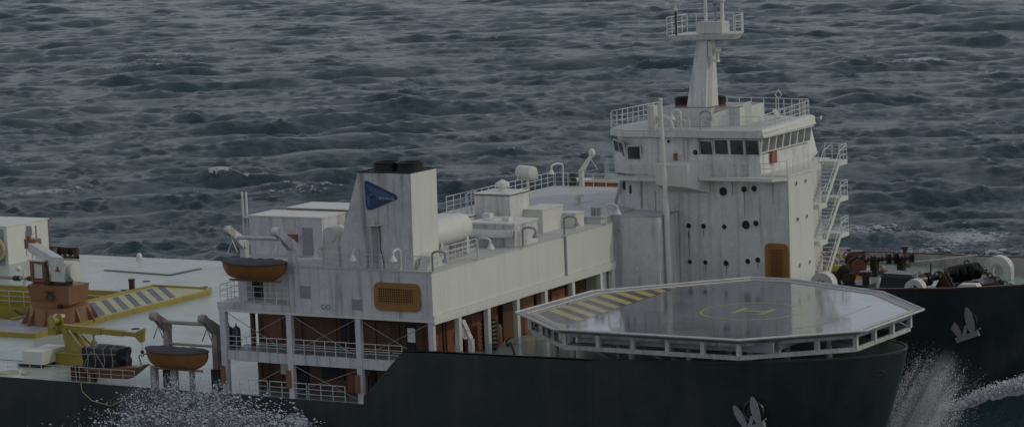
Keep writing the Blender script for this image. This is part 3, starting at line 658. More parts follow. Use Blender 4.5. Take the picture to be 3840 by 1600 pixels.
def davit(xa, xb, yf, zf, zk, yh, zh, label, mat='white_worn', dark=None):
    t = thing('davit_set', label, 'davit', ((xa+xb)/2,yf,zf))
    for x in (xa,xb):
        a = part(t, 'post', MB().box(x-.32,yf-.35,zf,x+.32,yf+.35,zk), mat)
        part(t, 'arm', MB().hull8([(x-.3,yf-.5,zk-.5),(x+.3,yf-.5,zk-.5),(x+.3,yf+.4,zk+.25),(x-.3,yf+.4,zk+.25)],[(x-.24,yh-.1,zh-.25),(x+.24,yh-.1,zh-.25),(x+.24,yh+.3,zh+.25),(x-.24,yh+.3,zh+.25)]), mat)
        part(t, 'sheave_head', MB().lathe((x-.36,yh,zh),[(.42,0),(.46,.1),(.46,.62),(.42,.72)],(1,0,0),18), mat)
        part(t, 'knuckle', MB().lathe((x-.4,yf-.05,zk-.15),[(.4,0),(.42,.8)],(1,0,0),14), mat)
        part(t, 'fall_block', MB().tube([(x+1.0,yh,zh-2.2),(x+.45,yh,zh-1.0),(x-.2,yh,zh-2.3)], .055, 6).tube([(x+.45,yh,zh-1.0),(x+.2,yh,zh)], .03, 5), 'rail' if dark is None else dark)
    part(t, 'spreader', MB().cyl((xa,(yf+yh)/2,(zk+zh)/2-.1),(xb,(yf+yh)/2,(zk+zh)/2-.1),.2,.2,12), mat)
    part(t, 'spreader', MB().cyl((xa,yf,zk-1.9),(xb,yf,zk-1.9),.14,.14,10), mat)
    return t
davit(-23.2,-17.35,1.7,15.7,21.6,-.9,23.2,'pair of white davit arms holding the covered lifeboat beside the large white boxes')
d2 = davit(-33.4,-27.2,1.5,6.2,12.6,-.6,13.9,'pair of grey davit arms on the main deck holding the lower lifeboat', mat='tan', dark='steel')
for x in (-33.4,-27.2): part(d2, 'foot', MB().box(x-.5,1.0,6.21,x+.5,2.0,8.4), 'black')
t = thing('boat_cradle', 'short grey posts on the deck edge under the lower lifeboat', 'support', (-32,0,6.2))
for a,b_,z_ in ((-34.6,-33.9,8.6),(-32.0,-31.3,8.5),(-29.6,-29.2,8.5)): part(t, 'post', MB().box(a,-.2,6.2,b_,.3,z_), 'grey')

# ------------------------------------------------------------------ upper deck, wing block, bridge tower
Z2 = 20.45
ud = thing('upper_deckhouse', 'white raised deck block linking the roof and the bridge tower, in the tower shadow', 'deckhouse', (-8,48,9.9))
part(ud, 'wall', MB().prism([(-20.2,36.4),(-.55,36.4),(-.55,38.4),(-.5,61.8),(-20.2,61.8)], 9.9, Z2-.16), 'tower')
part(ud, 'deck', MB().prism([(-20.4,36.2),(-.3,36.2),(-.3,62),(-20.4,62)], Z2-.155, Z2), 'roof')
wb = thing('wing_deckhouse', 'plain streaked white wall block between the sunlit front and the bridge tower', 'deckhouse', (2,41,9.9))
part(wb, 'wall', MB().box(-.48,39,9.9,5.15,43.9,Z2-.26), 'tower'); part(wb, 'roof', MB().box(-.55,38.95,Z2-.255,5.2,43.95,Z2-.17), 'roof')
part(wb, 'porthole', MB().torus((.3,38.99,18.6),.28,.07,(0,1,0),18,6), 'tower'); part(wb, 'porthole', MB().torus((2.1,38.99,14.3),.28,.07,(0,1,0),18,6), 'tower')
part(wb, 'edge_strip', MB().box(3.6,38.9,Z2-.17,5.22,39.05,Z2-.08).box(5.1,39,Z2-.17,5.25,43.9,Z2-.08), 'grey')
railing([(-20.2,36.6,Z2),(-20.2,61.8,Z2)], 'white railing running across the aft edge of the raised deck', h=1.7, step=1.6, rr=.05)
railing([(-20.0,61.8,Z2),(-4.5,61.8,Z2)], 'white railing along the far edge of the raised deck', h=1.6, step=1.8)
t = thing('searchlight', 'large white drum shaped searchlight on a post at the raised deck', 'searchlight', (-11.5,40.0,Z2))
part(t, 'post', MB().cyl((-11.5,40,Z2-.7),(-11.5,40,24.0),.2,.17,10), 'clean')
part(t, 'yoke', MB().bar((-12.5,39.6,23.9),(-10.6,40.4,23.9),.22,.18).box(-12.6,39.5,23.9,-12.4,39.8,24.7).box(-10.7,40.3,23.9,-10.5,40.6,24.7), 'clean')
part(t, 'drum', MB().lathe((-12.6,40.2,24.75),[(.5,-.1),(.72,.05),(.75,.5),(.72,1.9),(.7,2.3),(.55,2.4)],(.92,-.35,0),24), 'clean')
gooseneck(-18.6,61.2,Z2,-.3,-.9,3.0,'tall white hooked lamp at the far aft corner of the raised deck','clean',reach=2.2)
t = thing('davit_set', 'white davit arm standing at the far edge of the raised deck above an orange boat', 'davit', (-16.8,62.8,Z2))
part(t, 'post', MB().bar((-17,62.9,20.2),(-17,62.9,22.4),.5,.5), 'clean')
part(t, 'arm', MB().hull8([(-17.3,62.6,22.2),(-16.7,62.6,22.2),(-16.7,63.2,22.2),(-17.3,63.2,22.2)],[(-16.1,63.5,24.1),(-15.7,63.5,24.1),(-15.7,63.9,24.1),(-16.1,63.9,24.1)]), 'clean')
part(t, 'sheave_head', MB().sphere((-15.9,63.7,24.3),.5,14,(.8,.8,1.1)), 'clean')
part(t, 'fall_block', MB().tube([(-16.9,63.6,22.0),(-16.2,63.6,23.8),(-15.2,63.6,22.4),(-17.2,63.6,21.9)],.06,6), 'clean')
part(t, 'winch', MB().box(-18.3,62.4,20.46,-17.7,62.9,22.1), 'dgreen')
ob = MB().lathe((-20,66.5,19.7),[(.2,0),(.9,1),(1.25,3),(1.25,8),(.9,10.5),(.2,12)],(1,0,0),14)
t = thing('lifeboat', 'orange boat hanging outboard beyond the far edge of the raised deck', 'lifeboat', (-14,66.5,19))
part(t, 'hull', ob, 'orange'); part(t, 'gunwale', MB().box(-20,65.3,20.55,-8.2,67.7,20.8), 'clean')
for x,y in ((-9.0,47),): solo('mushroom_vent', MB().lathe((x,y,Z2),[(.3,0),(.3,.7),(.65,.75),(.6,1.0),(.1,1.1)],n=16), 'clean', 'short mushroom vent in the shade on the raised deck', 'vent', (x,y,Z2))
for x in (-1.9,-1.2): solo('paint_can', MB().cyl((x,37.3,Z2),(x,37.3,Z2+.9),.27,.27,14), 'grey', 'small grey drum, one of two side by side at the edge of the raised deck', 'drum', (x,37.3,Z2), group='pair of grey drums')
solo('deck_brace', MB().bar((-4.0,46.5,Z2),(-2.2,45.0,23.6),.4,.25), 'tower', 'slanting white brace under the aft bridge walkway', 'brace', (-4,46.5,Z2))

tw = thing('bridge_tower', 'tall white wheelhouse tower with portholes, slanted bridge windows and a flat roof', 'bridge tower', (8,50,9.9))
TW = [(-3.3,47.2),(-3.0,46.0),(-.2,43.98),(18.35,43.98),(18.35,50.6),(15.2,58),(-3.3,58)]
part(tw, 'wall', MB().prism(TW, 9.9, 24.3), 'tower')
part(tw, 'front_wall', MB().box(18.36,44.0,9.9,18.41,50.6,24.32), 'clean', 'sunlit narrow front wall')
part(tw, 'wall', MB().prism([(-3.9,47.2),(-3.2,45.2),(-.6,43.8),(1.8,43.9),(15.2,43.9),(15.2,57.4),(-3.9,57.4)], 24.31, 26.6), 'tower', 'wheelhouse lower wall')
part(tw, 'walkway', MB().prism([(-4.6,46.0),(-3.0,42.3),(4.0,42.3),(4.0,43.95),(-3.1,46.0)], 23.75, 24.1), 'white')
part(tw, 'walkway', MB().prism([(8.6,42.3),(17.3,42.3),(18.4,43.9),(8.6,43.9)], 23.95, 24.3), 'clean')
part(tw, 'walkway', MB().prism([(15.2,43.92),(18.45,43.92),(18.6,52.5),(15.3,59)], 24.305, 24.55), 'clean')
# bridge wing box
part(tw, 'wing_box', MB().hull8([(3.9,41.2,23.5),(7.75,41.2,23.3),(9.0,43.95,22.4),(3.9,43.95,22.4)],[(3.9,41.0,25.75),(7.8,41.0,25.75),(9.1,43.9,26.0),(3.9,43.9,25.9)]), 'clean')  # lighter paint stands in for light falling on the near face
part(tw, 'wing_box_front', MB().hull8([(7.81,41.0,23.3),(7.86,41.0,23.3),(9.15,43.9,22.4),(9.1,43.9,22.4)],[(7.81,41.0,25.78),(7.86,41.0,25.78),(9.2,43.9,26.05),(9.15,43.9,26.05)]), 'clean')
# wheelhouse glazing zone: slanted outward
def glaz(p0, p1, z0, z1, out0, out1, n, skip=0.0):
    """window band between plan points p0,p1 leaning outwards by out at the top"""
    p0, p1 = Vector((*p0,0)), Vector((*p1,0)); d = (p1-p0); nrm = Vector((d.y,-d.x,0)).normalized()
    fr = MB(); panes = []
    def q(s_, t, e=0): 
        return p0+d*s_+nrm*(out0+(out1-out0)*t+e)+Vector((0,0,z0+(z1-z0)*t))
    fr.hull8([q(0,0),q(1,0),q(1,0,-.2),q(0,0,-.2)],[q(0,1),q(1,1),q(1,1,-.2),q(0,1,-.2)])
    for i in range(n):
        a = (i+.09)/n; b_ = (i+.91)/n
        pm = MB().hull8([q(a,.08,.02),q(b_,.08,.02),q(b_,.08,-.01),q(a,.08,-.01)],[q(a,.92,.02),q(b_,.92,.02),q(b_,.92,-.01),q(a,.92,-.01)])
        panes.append(pm)
    return fr, panes
def window_band(p0,p1,n,z0=26.55,z1=28.35,o0=.02,o1=.28, mat='white_worn'):
    fr, ps = glaz(p0,p1,z0,z1,o0,o1,n)
    f = part(tw, 'window_frame', fr, mat)
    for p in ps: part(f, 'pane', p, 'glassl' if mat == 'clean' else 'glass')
window_band((9.8,43.9),(15.3,43.9),3,26.55,28.4)
window_band((7.9,44.35),(9.75,43.9),1,26.5,28.2)
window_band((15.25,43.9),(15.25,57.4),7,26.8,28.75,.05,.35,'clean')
window_band((-.9,43.8),(.9,43.85),1,25.85,27.5,.02,.1)
window_band((-3.9,47.0),(-1.0,43.75),2,26.1,27.9,.05,.35)
part(tw, 'wall', MB().prism([(-3.7,47.4),(-2.9,45.6),(-.5,44.2),(1.0,44.25),(15.0,44.25),(15.0,57.2),(-3.7,57.2)], 26.61, 28.6), 'tower')
part(tw, 'wall', MB().box(1.0,43.92,26.61,7.9,44.24,28.4), 'tower')
# roof slab
RF = [(-4.3,47.3),(-3.4,44.8),(-1.4,43.4),(1.2,43.5),(2.6,43.3),(15.4,43.3),(15.9,43.8),(15.9,57.2),(14.5,58.2),(-4.0,58.2)]
part(tw, 'roof', MB().prism(RF, 28.5, 29.15), 'white')
part(tw, 'visor', MB().hull8([(15.3,43.6,28.7),(15.95,43.4,28.65),(16.0,57.6,28.75),(15.3,57.6,28.8)],[(15.0,43.6,29.45),(15.7,43.5,29.35),(15.8,57.3,29.75),(15.0,57.4,29.85)]), 'clean')
part(tw, 'roof_deck', MB().prism([(x*.985+.1, y+.12) for x,y in RF[:6]]+[(15.2,43.8),(15.2,57),(14,57.6),(-3.8,57.9)], 29.16, 29.24), 'roof')
part(tw, 'bulwark_box', MB().prism([(.9,48),(7.6,48),(7.6,49.0),(10.6,49.0),(10.6,55.5),(.9,55.5)], 29.25, 31.3), 'white')
part(tw, 'bulwark_wing', MB().hull8([(7.6,47.6,29.25),(7.75,47.6,29.25),(11.2,50.8,29.25),(11.1,50.9,29.25)],[(7.6,47.6,30.6),(7.75,47.6,30.6),(11.2,50.8,31.9),(11.1,50.9,31.9)]), 'clean')
part(tw, 'bulwark_top', MB().prism([(1.0,48.1),(7.5,48.1),(7.5,49.1),(10.5,49.1),(10.5,55.4),(1.0,55.4)], 31.305, 31.34), 'dred')
for x,y in ((1.9,53.0),(5.4,54.0)):
    part(tw, 'exhaust_pipe', MB().lathe((x,y,31.34),[(1.1,0),(1.1,.65),(1.15,.75),(1.0,.75),(1.0,.3),(.05,.3)],n=24), 'black')
def porthole(x, z, rr=.33, face='side', rust=False):
    if face == 'side': c=(x,43.97,z); ax=(0,-1,0)
    else: c=(18.42,x,z); ax=(1,0,0)
    p = part(tw, 'porthole', MB().torus(c,rr+.06,.07,ax,20,6), 'tower' if not rust else 'bulwark')
    part(p, 'pane', MB().lathe(c,[(rr,-.02),(rr,.03)],ax,20), 'dark')
for x,z,q in ((10.7,22.6,.48),(13.2,22.9,.33),(14.4,23.0,.33),(6.4,18.7,.3),(8.2,18.7,.3),(10.7,18.7,.28),(13.3,19.0,.48),(14.5,19.2,.32),(6.4,14.7,.27),(8.3,14.7,.27),(10.8,14.7,.3),(13.4,15.0,.3),(14.6,15.2,.3)): porthole(x,z,q,rust=(x==10.8))
for y,z in ((46.0,23.4),(48.6,23.4),(46.2,19.5),(48.7,19.5),(46.4,14.4),(49.2,14.4)): porthole(y,z,.2,'front')
for x,z,q in ((7.55,26.85,.28),(4.3,28.0,.15)):
    c=(x,43.85,z); p = part(tw,'porthole',MB().torus(c,q+.06,.07,(0,1,0),18,6),'tower'); part(p,'pane',MB().lathe(c,[(q,-.1),(q,.05)],(0,1,0),18),'dark')
for x,z in ((-2.6,23.0),(-2.1,22.8),(-.9,22.5)):
    part(tw,'slot_window',MB().box(x-.12,43.5+max(0,(-.2-x)*.72)+.35,z-.45,x+.12,43.6+max(0,(-.2-x)*.72)+.5,z+.45),'dark')
for x,z,l in ((13.2,22.5,2.6),(6.4,18.3,1.1),(8.2,18.3,.8),(10.8,14.3,.9),(8.3,14.4,.6),(14.6,14.8,.7),(6.35,18.0,3.0),(2.4,22.4,3.5),(16.6,23.6,2.2),(11.8,23.7,1.6)):
    part(tw, 'rust_stain', MB().hull8([(x-.05,43.972,z-l),(x+.02,43.972,z-l),(x+.02,43.978,z-l),(x-.05,43.978,z-l)],[(x-.10,43.972,z),(x+.10,43.972,z),(x+.10,43.978,z),(x-.10,43.978,z)]), 'stain')
grille(tw, 15.5,18.3,12.9,17.1,43.98,7,14,16.25,17.55,13.4,16.5,.6,'upright rounded orange ventilation grille')
part(tw, 'fire_extinguisher', MB().cyl((5.1,43.75,25.3),(5.1,43.75,26.7),.22,.2,12), 'rused'); 
part(tw, 'fire_box', MB().box(15.26,46.4,25.4,15.5,47.8,26.75), 'rused')
part(tw, 'seam', MB().box(.62,43.90,20.5,.80,43.975,23.7), 'grey')
for x in (1.73,5.3,9.0,15.0): part(tw, 'seam', MB().box(x-.05,43.94,12,x+.05,43.979,23.3), 'white_worn')
part(tw, 'downpipe', MB().tube([(6.0,43.7,24.2),(6.0,43.7,28.4)],.09,8).tube([(6.5,43.7,24.2),(6.5,43.7,28.4)],.09,8), 'tower')
# far bridge cab
part(tw, 'far_cab', MB().hull8([(10,57.45,24.3),(15.1,57.45,24.3),(14.2,62,25.0),(10,62,25.0)],[(10,57.45,28.9),(14.6,57.45,28.9),(13.6,61.5,28.3),(10,61.5,28.3)]), 'clean')
part(tw, 'cab_bracket', MB().hull8([(12,57.5,23.4),(15,57.5,23.4),(15,58,23.4),(12,58,23.4)],[(12,57.5,24.29),(15.2,57.5,24.29),(15.2,63.5,24.29),(12,63.5,24.29)]), 'clean')
for (x,y) in ((10.5,43.4),(2.9,43.4)): pass
# railings of the tower
railing([(-4.0,46.2,29.25),(-3.2,44.8,29.25),(-1.3,43.6,29.25),(15.4,43.5,29.25)], 'thin grey railing along the near edge of the wheelhouse roof', h=1.6, rr=.03)
railing([(-4.0,46.4,29.25),(-3.8,57.9,29.25)], 'white railing at the aft edge of the wheelhouse roof', h=1.8, rr=.05)
railing([(15.5,43.6,29.3),(15.4,57.0,29.8)], 'white railing along the forward edge of the wheelhouse roof', h=1.6, rr=.04)
railing([(15.3,57.0,29.7),(13.0,60.0,29.4),(9.0,62.4,29.3),(1.0,63.0,29.3)], 'white railing around the far forward corner of the wheelhouse roof', h=1.9, rr=.055, step=1.5)
part(tw, 'roof_extension', MB().prism([(1.0,58.3),(14.6,58.3),(15.3,57.3),(13.2,60.3),(9.2,62.7),(1,63.3)], 28.9, 29.2), 'white')
railing([(-4.4,46.0,24.1),(-3.0,42.5,24.1),(3.8,42.5,24.1)], 'pipe railing on the aft walkway below the wheelhouse', h=1.6)
railing([(9.3,42.5,24.3),(17.2,42.5,24.3),(18.3,43.9,24.5)], 'pipe railing on the forward walkway below the bridge windows', h=1.6)
railing([(18.4,44.0,24.55),(18.45,52.2,24.55)], 'pipe railing across the tower front below the slanted windows', h=1.7, rr=.03)
# hooks & pipes on wheelhouse roof
gooseneck(5.3,45,29.25,-.9,-.3,2.1,'white hooked lamp on the wheelhouse roof left of the radar mast','clean',reach=1.1)
gooseneck(7.7,45,29.25,1,0,2.0,'grey hooked lamp on the wheelhouse roof right at the foot of the radar mast','grey',reach=1.4)
solo('twin_vent_hoops', MB().tube([(5.6,44.6,29.25),(5.6,44.6,30.2),(5.8,44.6,30.45),(6.0,44.6,30.2),(6.0,44.6,29.25)],.07,6).tube([(6.25,44.6,29.25),(6.25,44.6,30.2),(6.45,44.6,30.45),(6.65,44.6,30.2),(6.65,44.6,29.25)],.07,6), 'clean', 'two small white inverted U pipes on the wheelhouse roof edge', 'pipe', (6,44.6,29.25))
solo('cowl_arch', MB().torus((2.9,45.4,29.3),1.25,.28,(.2,1,0),14,8,0,PI).box(1.2,45,29.25,2.0,46,31.8), 'white', 'white rounded cowl on the wheelhouse roof behind the tall pole', 'cowl', (3,45.4,29.25))
solo('roof_bench', MB().bar((13.0,53.0,30.6),(14.6,50.6,30.0),.45,.35).box(13.4,52,29.3,13.6,52.2,30.3), 'clean', 'slanting white box beam on the wheelhouse roof by the far railing', 'beam', (13.5,52,29.3))
solo('diamond_marker', MB().cyl((9.5,62,29.3),(9.5,62,31.2),.05,.05,6).tube([(9.5,62,31.1),(9.9,62,31.6),(9.5,62,32.2),(9.1,62,31.6),(9.5,62,31.1)],.07,6), 'clean', 'small white diamond shaped marker on a stick at the far roof railing', 'marker', (9.5,62,29.3))
solo('anemometer', MB().cyl((14.0,61.2,28.3),(14.0,61.2,28.8),.12,.1,8).sphere((14.0,61.2,29.0),.35,12).bar((14,61.2,29.0),(15.1,61.2,29.1),.08).box(15.0,61.0,28.9,15.1,61.4,29.3), 'clean', 'small white round sensor on top of the far bridge cab', 'sensor', (14,61.2,28.3))
# pole in front of tower
t = thing('flag_pole', 'very tall slim white pole rising in front of the bridge tower wall', 'pole', (5.7,40.2,9.9))
part(t, 'lower_pole', MB().cyl((5.78,40.2,9.9),(5.55,40.2,22.0),.36,.32,14), 'clean'); part(t, 'upper_pole', MB().cyl((5.55,40.2,22.0),(5.3,40.2,32.8),.24,.17,12), 'clean')
part(t, 'finial', MB().sphere((5.3,40.2,32.9),.22,10), 'clean')

# ------------------------------------------------------------------ radar mast
ms = thing('radar_mast', 'tapered white mast with a railed square platform on the wheelhouse roof', 'mast', (5.5,50,29.25))
part(ms, 'trunk', MB().hull8([(4.0,48.4,29.25),(6.6,48.4,29.25),(6.8,51.6,29.25),(4.0,51.6,29.25)],[(5.6,49.0,38.8),(6.8,49.0,38.8),(6.9,50.8,38.8),(5.6,50.8,38.8)]), 'tower')
part(ms, 'front_face', MB().hull8([(6.61,48.4,29.25),(6.67,48.4,29.25),(6.87,51.6,29.25),(6.81,51.6,29.25)],[(6.81,49.0,38.8),(6.87,49.0,38.8),(6.97,50.8,38.8),(6.91,50.8,38.8)]), 'clean')
ld = MB()
for y in (48.9,49.5):
    ld.tube([(6.85,y,29.4),(7.08,y+.5,38.2)],.05,6)
for k in range(26): ld.bar((6.87+.008*k,48.9+.019*k,29.7+k*.33),(6.87+.008*k,49.5+.019*k,29.7+k*.33),.06)
part(ms, 'ladder', ld, 'rail')
part(ms, 'platform', MB().hull8([(3.4,48.2,38.8),(10.4,48.2,38.9),(10.6,49.6,38.9),(9.2,52.8,38.9),(3.4,53.4,38.8)],[(2.3,48.0,39.35),(10.8,48.0,39.5),(11.0,49.5,39.5),(9.5,53.2,39.5),(2.0,54.0,39.35)]), 'white')
part(ms, 'equipment_box', MB().box(5.8,48.6,39.5,8.9,50.6,40.8), 'white')
part(ms, 'lamp_bracket', MB().box(6.95,49.2,36.3,8.0,49.8,36.6).sphere((7.9,49.5,37.6),.40,12).cyl((7.9,49.5,36.6),(7.9,49.5,37.3),.15,.15,8).box(6.95,49.0,36.9,7.4,49.9,38.6), 'clean')
part(ms, 'antenna', MB().cyl((6.5,49.6,40.8),(6.5,49.6,46),.20,.16,10), 'clean')
part(ms, 'antenna', MB().cyl((7.7,49.6,40.8),(7.7,49.6,42.8),.13,.11,8).sphere((7.7,49.6,42.8),.3,10,(1.2,1.2,.6)).cyl((7.7,49.6,42.9),(7.7,49.6,46),.06,.05,6), 'grey')
part(ms, 'antenna', MB().cyl((8.5,49.6,40.8),(8.55,49.6,43.0),.22,.2,10).sphere((8.55,49.6,43.1),.32,10), 'clean')
part(ms, 'sensor_post', MB().cyl((3.5,48.2,39.2),(3.5,48.2,42.1),.12,.12,8), 'steel')
part(ms, 'sensor_head', MB().sphere((3.5,48.2,42.2),.24,10).cyl((3.5,48.2,42.3),(3.5,48.2,43.0),.08,.08,6).sphere((3.6,48.2,43.3),.34,12).bar((2.6,48.2,42.8),(4.2,48.2,42.8),.1).lathe((2.5,48.2,42.4),[(.2,0),(.3,.3),(.2,.6)],n=10), 'clean')
railing([(2.4,48.1,39.35),(2.1,53.9,39.4),(9.4,53.1,39.5),(10.8,49.6,39.5),(10.7,48.2,39.5)], 'white railing around three sides of the mast platform', h=2.0, rr=.05, step=1.3)

# ------------------------------------------------------------------ stairs on tower
for i,(zt) in enumerate((24.35,20.25,16.15)):
    t = thing('stair_flight', ('top','middle','bottom')[i]+' white steel stair flight on the right side of the bridge tower', 'stairs', (17,58,zt-4.1), 'stair flights on the bridge tower')
    zb = zt-4.15 if i<2 else 11.0
    yb, yt = 55.3, 59.4 
    if i == 2: yb = 54.6
    st_ = MB()
    n = 11
    for x in (16.0,17.9): part(t, 'stringer', MB().bar((x,yb,zb),(x,yt,zt-.1),.14,.42), 'clean')
    for k in range(1,n): part(t, 'tread', MB().box(16.1,yb+(yt-yb)*k/n-.16,zb+(zt-zb)*k/n-.04,17.8,yb+(yt-yb)*k/n+.16,zb+(zt-zb)*k/n+.04), 'grey' if False else 'rail')
    part(t, 'landing', MB().prism([(15.2,59.3),(18.0,59.3),(18.0,61.6),(15.2,61.6)], zt-.5, zt), 'clean')
    if i<2: part(t, 'landing', MB().prism([(15.0,53.2),(18.0,53.2),(18.0,55.4),(15.0,55.4)], zb-.55, zb), 'clean')
    for x in (16.0,17.95):
        part(t, 'handrail', MB().tube([(x,yb,zb+1.2),(x,yt,zt+1.2),(x,61.5,zt+1.6)],.045,6), 'rail')
        for k in (0,.33,.66,1): part(t, 'baluster', MB().cyl((x,yb+(yt-yb)*k,zb+(zt-zb)*k),(x,yb+(yt-yb)*k,zb+(zt-zb)*k+1.2),.035,.035,6), 'rail')
    railing([(15.3,61.5,zt),(17.95,61.5,zt),(17.95,59.6,zt)], ('top','middle','bottom')[i]+' landing railing on the tower stairs', h=1.8, rr=.045, step=.9)
    part(tw, 'side_door', MB().box(17.2,50.605,zt-3.9,18.34,50.66,zt-1.6), 'rused')
part(tw, 'stair_wall', MB().box(10,50.6,9.9,16.3,57.9,24.3), 'tower')

# ------------------------------------------------------------------ helideck
hd = thing('helideck', 'wet grey blue octagonal helicopter deck with hazard stripes and a yellow ringed H', 'helideck', (26,15,9.9))
OC = [(14.4,-2.0),(33.5,-2.3),(42.6,5.7),(43.4,18.4),(35.8,27.2),(23.6,32.6),(19.0,32.6),(7.0,19.8),(6.0,5.7)]
cen = (26,15)
def inset(poly, d):
    out = []; n = len(poly)
    for i in range(n):
        p0, p1, p2 = Vector(poly[i-1]), Vector(poly[i]), Vector(poly[(i+1)%n])
        n1 = Vector((-(p1-p0).y,(p1-p0).x)).normalized(); n2 = Vector((-(p2-p1).y,(p2-p1).x)).normalized()
        b_ = (n1+n2); out.append(tuple(p1+b_*(d/ (1+n1.dot(n2)))))
    return out
IN = inset(OC, 1.0)
ZH = 15.0
part(hd, 'deck_plate', MB().prism(IN, ZH-.35, ZH), 'heli')
n = len(OC); sk_ = MB()
OUTZ = ZH+.12
b_ = MB(); b_.add([(x,y,OUTZ) for x,y in OC]+[(x,y,ZH-.02) for x,y in inset(OC,.98)]+[(x,y,ZH-.12) for x,y in inset(OC,.98)]+[(x,y,OUTZ-.10) for x,y in OC],
    [(j*n+i,j*n+(i+1)%n,((j+1)%4)*n+(i+1)%n,((j+1)%4)*n+i) for j in range(4) for i in range(n)])
part(hd, 'safety_skirt', b_, 'grey')
part(hd, 'edge_rail', MB().tube([(x,y,OUTZ+.03) for x,y in OC+OC[:1]], .09, 8), 'white')
part(hd, 'inner_lip', MB().tube([(x,y,ZH+.02) for x,y in IN+IN[:1]], .07, 6), 'white')
# markings
def ribbon(pts, w, mat, name, z=.006, closed=False):
    q = MB(); pts = [Vector((*p,0)) for p in pts]
    if closed: pts.append(pts[0])
    for a, c in zip(pts[:-1], pts[1:]):
        d = (c-a).normalized(); nn = Vector((-d.y,d.x,0))*w/2
        q.add([(*(a+nn).xy,ZH+z),(*(a-nn).xy,ZH+z),(*(c-nn).xy,ZH+z),(*(c+nn).xy,ZH+z)],[(0,1,2,3)])
    part(hd, name, q, mat)
I2 = inset(OC, 1.3)
ribbon(I2, .14, 'hred', 'red_border', .005, True)
ribbon([(28+4.9*math.cos(2*PI*k/48)-.3, 13.6+4.9*math.sin(2*PI*k/48)) for k in range(48)], .30, 'hmark', 'circle_marking', .006, True)
hm = MB()
for x in (26.4,29.3): hm.add([(x-.34,12.0,ZH+.008),(x+.34,12.0,ZH+.008),(x+.34,15.3,ZH+.008),(x-.34,15.3,ZH+.008)],[(0,1,2,3)])
hm.add([(26.75,13.3,ZH+.008),(28.95,13.3,ZH+.008),(28.95,14.0,ZH+.008),(26.75,14.0,ZH+.008)],[(0,1,2,3)])
part(hd, 'letter_marking', hm, 'hmark')
ribbon([(33.8,2.6),(37.0,8.0),(37.4,20)], .22, 'hfaint', 'guide_line', .006)
ribbon([(17.5,30.5),(14.2,24),(14.4,3.0)], .16, 'hred', 'red_border', .009)
# hazard stripes on aft side
band = MB(); 
xa0, ya0 = 8.1, 6.6
LB = lambda y: float(np.interp(y, [2.0,6.4,19.4,26.5], [12.7,8.1,8.9,15.2]))
part(hd, 'stripe_field', MB().add([(12.6,2.0,ZH+.003),(14.1,2.0,ZH+.003),(14.1,25.5,ZH+.003),(15.2,27.4,ZH+.003),(8.8,19.4,ZH+.003),(8.05,6.6,ZH+.003)],[(0,1,2,3,4,5)]), 'hdark')
for k in range(10):
    y0 = 1.0+k*2.55; sl_ = 5.2/6
    pts = []
    for (yy) in (y0, y0+1.35): pass
    # slanted stripe: from outer edge (higher y) to inner edge (lower y)
    def cut(y_in):    # line from inner edge x=14.1 at y_in up to outer edge
        yo = y_in
        for _ in range(12): yo = y_in+(14.1-LB(yo))*.8
        return (LB(yo)+.03, yo)
    a0, a1 = y0, y0+1.3
    if a0 < 2.1: continue
    p_ = [(14.08,a0),(14.08,min(a1,25.4)),cut(a1),cut(a0)]
    if p_[2][1] > 26.8: continue
    part(hd, 'hazard_stripe', MB().add([(x,y,ZH+.007) for x,y in p_],[(0,1,2,3)]), 'hyellow' if y0 < 12 else 'hbright')
# underside structure
OCL = inset(OC, 1.3)
lc = MB()
for a_, c_ in zip(OCL, OCL[1:]+OCL[:1]): lc.bar((*a_,ZH-1.72),(*c_,ZH-1.72),.24,.42)
part(hd, 'lower_chord', lc, 'rustw')
part(hd, 'upper_chord', MB().tube([(x,y,ZH-.55) for x,y in OCL+OCL[:1]], .18, 4), 'white_worn')
for i in range(n):
    a = Vector(OCL[i]); c = Vector(OCL[(i+1)%n]); m = max(1, round((c-a).length/3.4))
    for k in range(m):
        p = a+(c-a)*k/m
        part(hd, 'strut', MB().box(p.x-.2,p.y-.2,ZH-1.6,p.x+.2,p.y+.2,ZH-.4), 'white_worn')
for i in range(n):
    a = Vector(OCL[i]); part(hd, 'diagonal', MB().bar((a.x,a.y,ZH-1.7),(26+(a.x-26)*.35,15+(a.y-15)*.35,ZH-1.2),.25,.35), 'grey')
for y in (0,5,10,15,20,25): part(hd, 'floor_beam', MB().box(16,y-.15,ZH-1.3,36,y+.15,ZH-.36), 'grey')
for x in (12,18,24,30,36): part(hd, 'floor_beam', MB().box(x-.15,1,ZH-1.2,x+.15,25,ZH-.38), 'grey')
for x,y in ((14,2.5),(20,3),(26,3),(32,3.5),(38,8),(14,12),(20,12),(26,12),(32,12),(8,10),(8,18),(16,22)):
    part(hd, 'leg', MB().cyl((x,y,9.9),(x,y,ZH-1.2),.28,.28,10), 'white_worn')
for x0,x1 in ((15,19.5),(21,25.5),(27,31.5),(35,31)):
    part(hd, 'diagonal', MB().bar((x0,2.6,ZH-1.8),(x1,4.5,9.95),.3,.3), 'grey')
for x,y in ((17,6),(22,9),(27,6)): part(hd, 'light_fitting', MB().lathe((x,y,9.9),[(.8,0),(.8,.7),(.5,1.0)],n=14), 'clean')
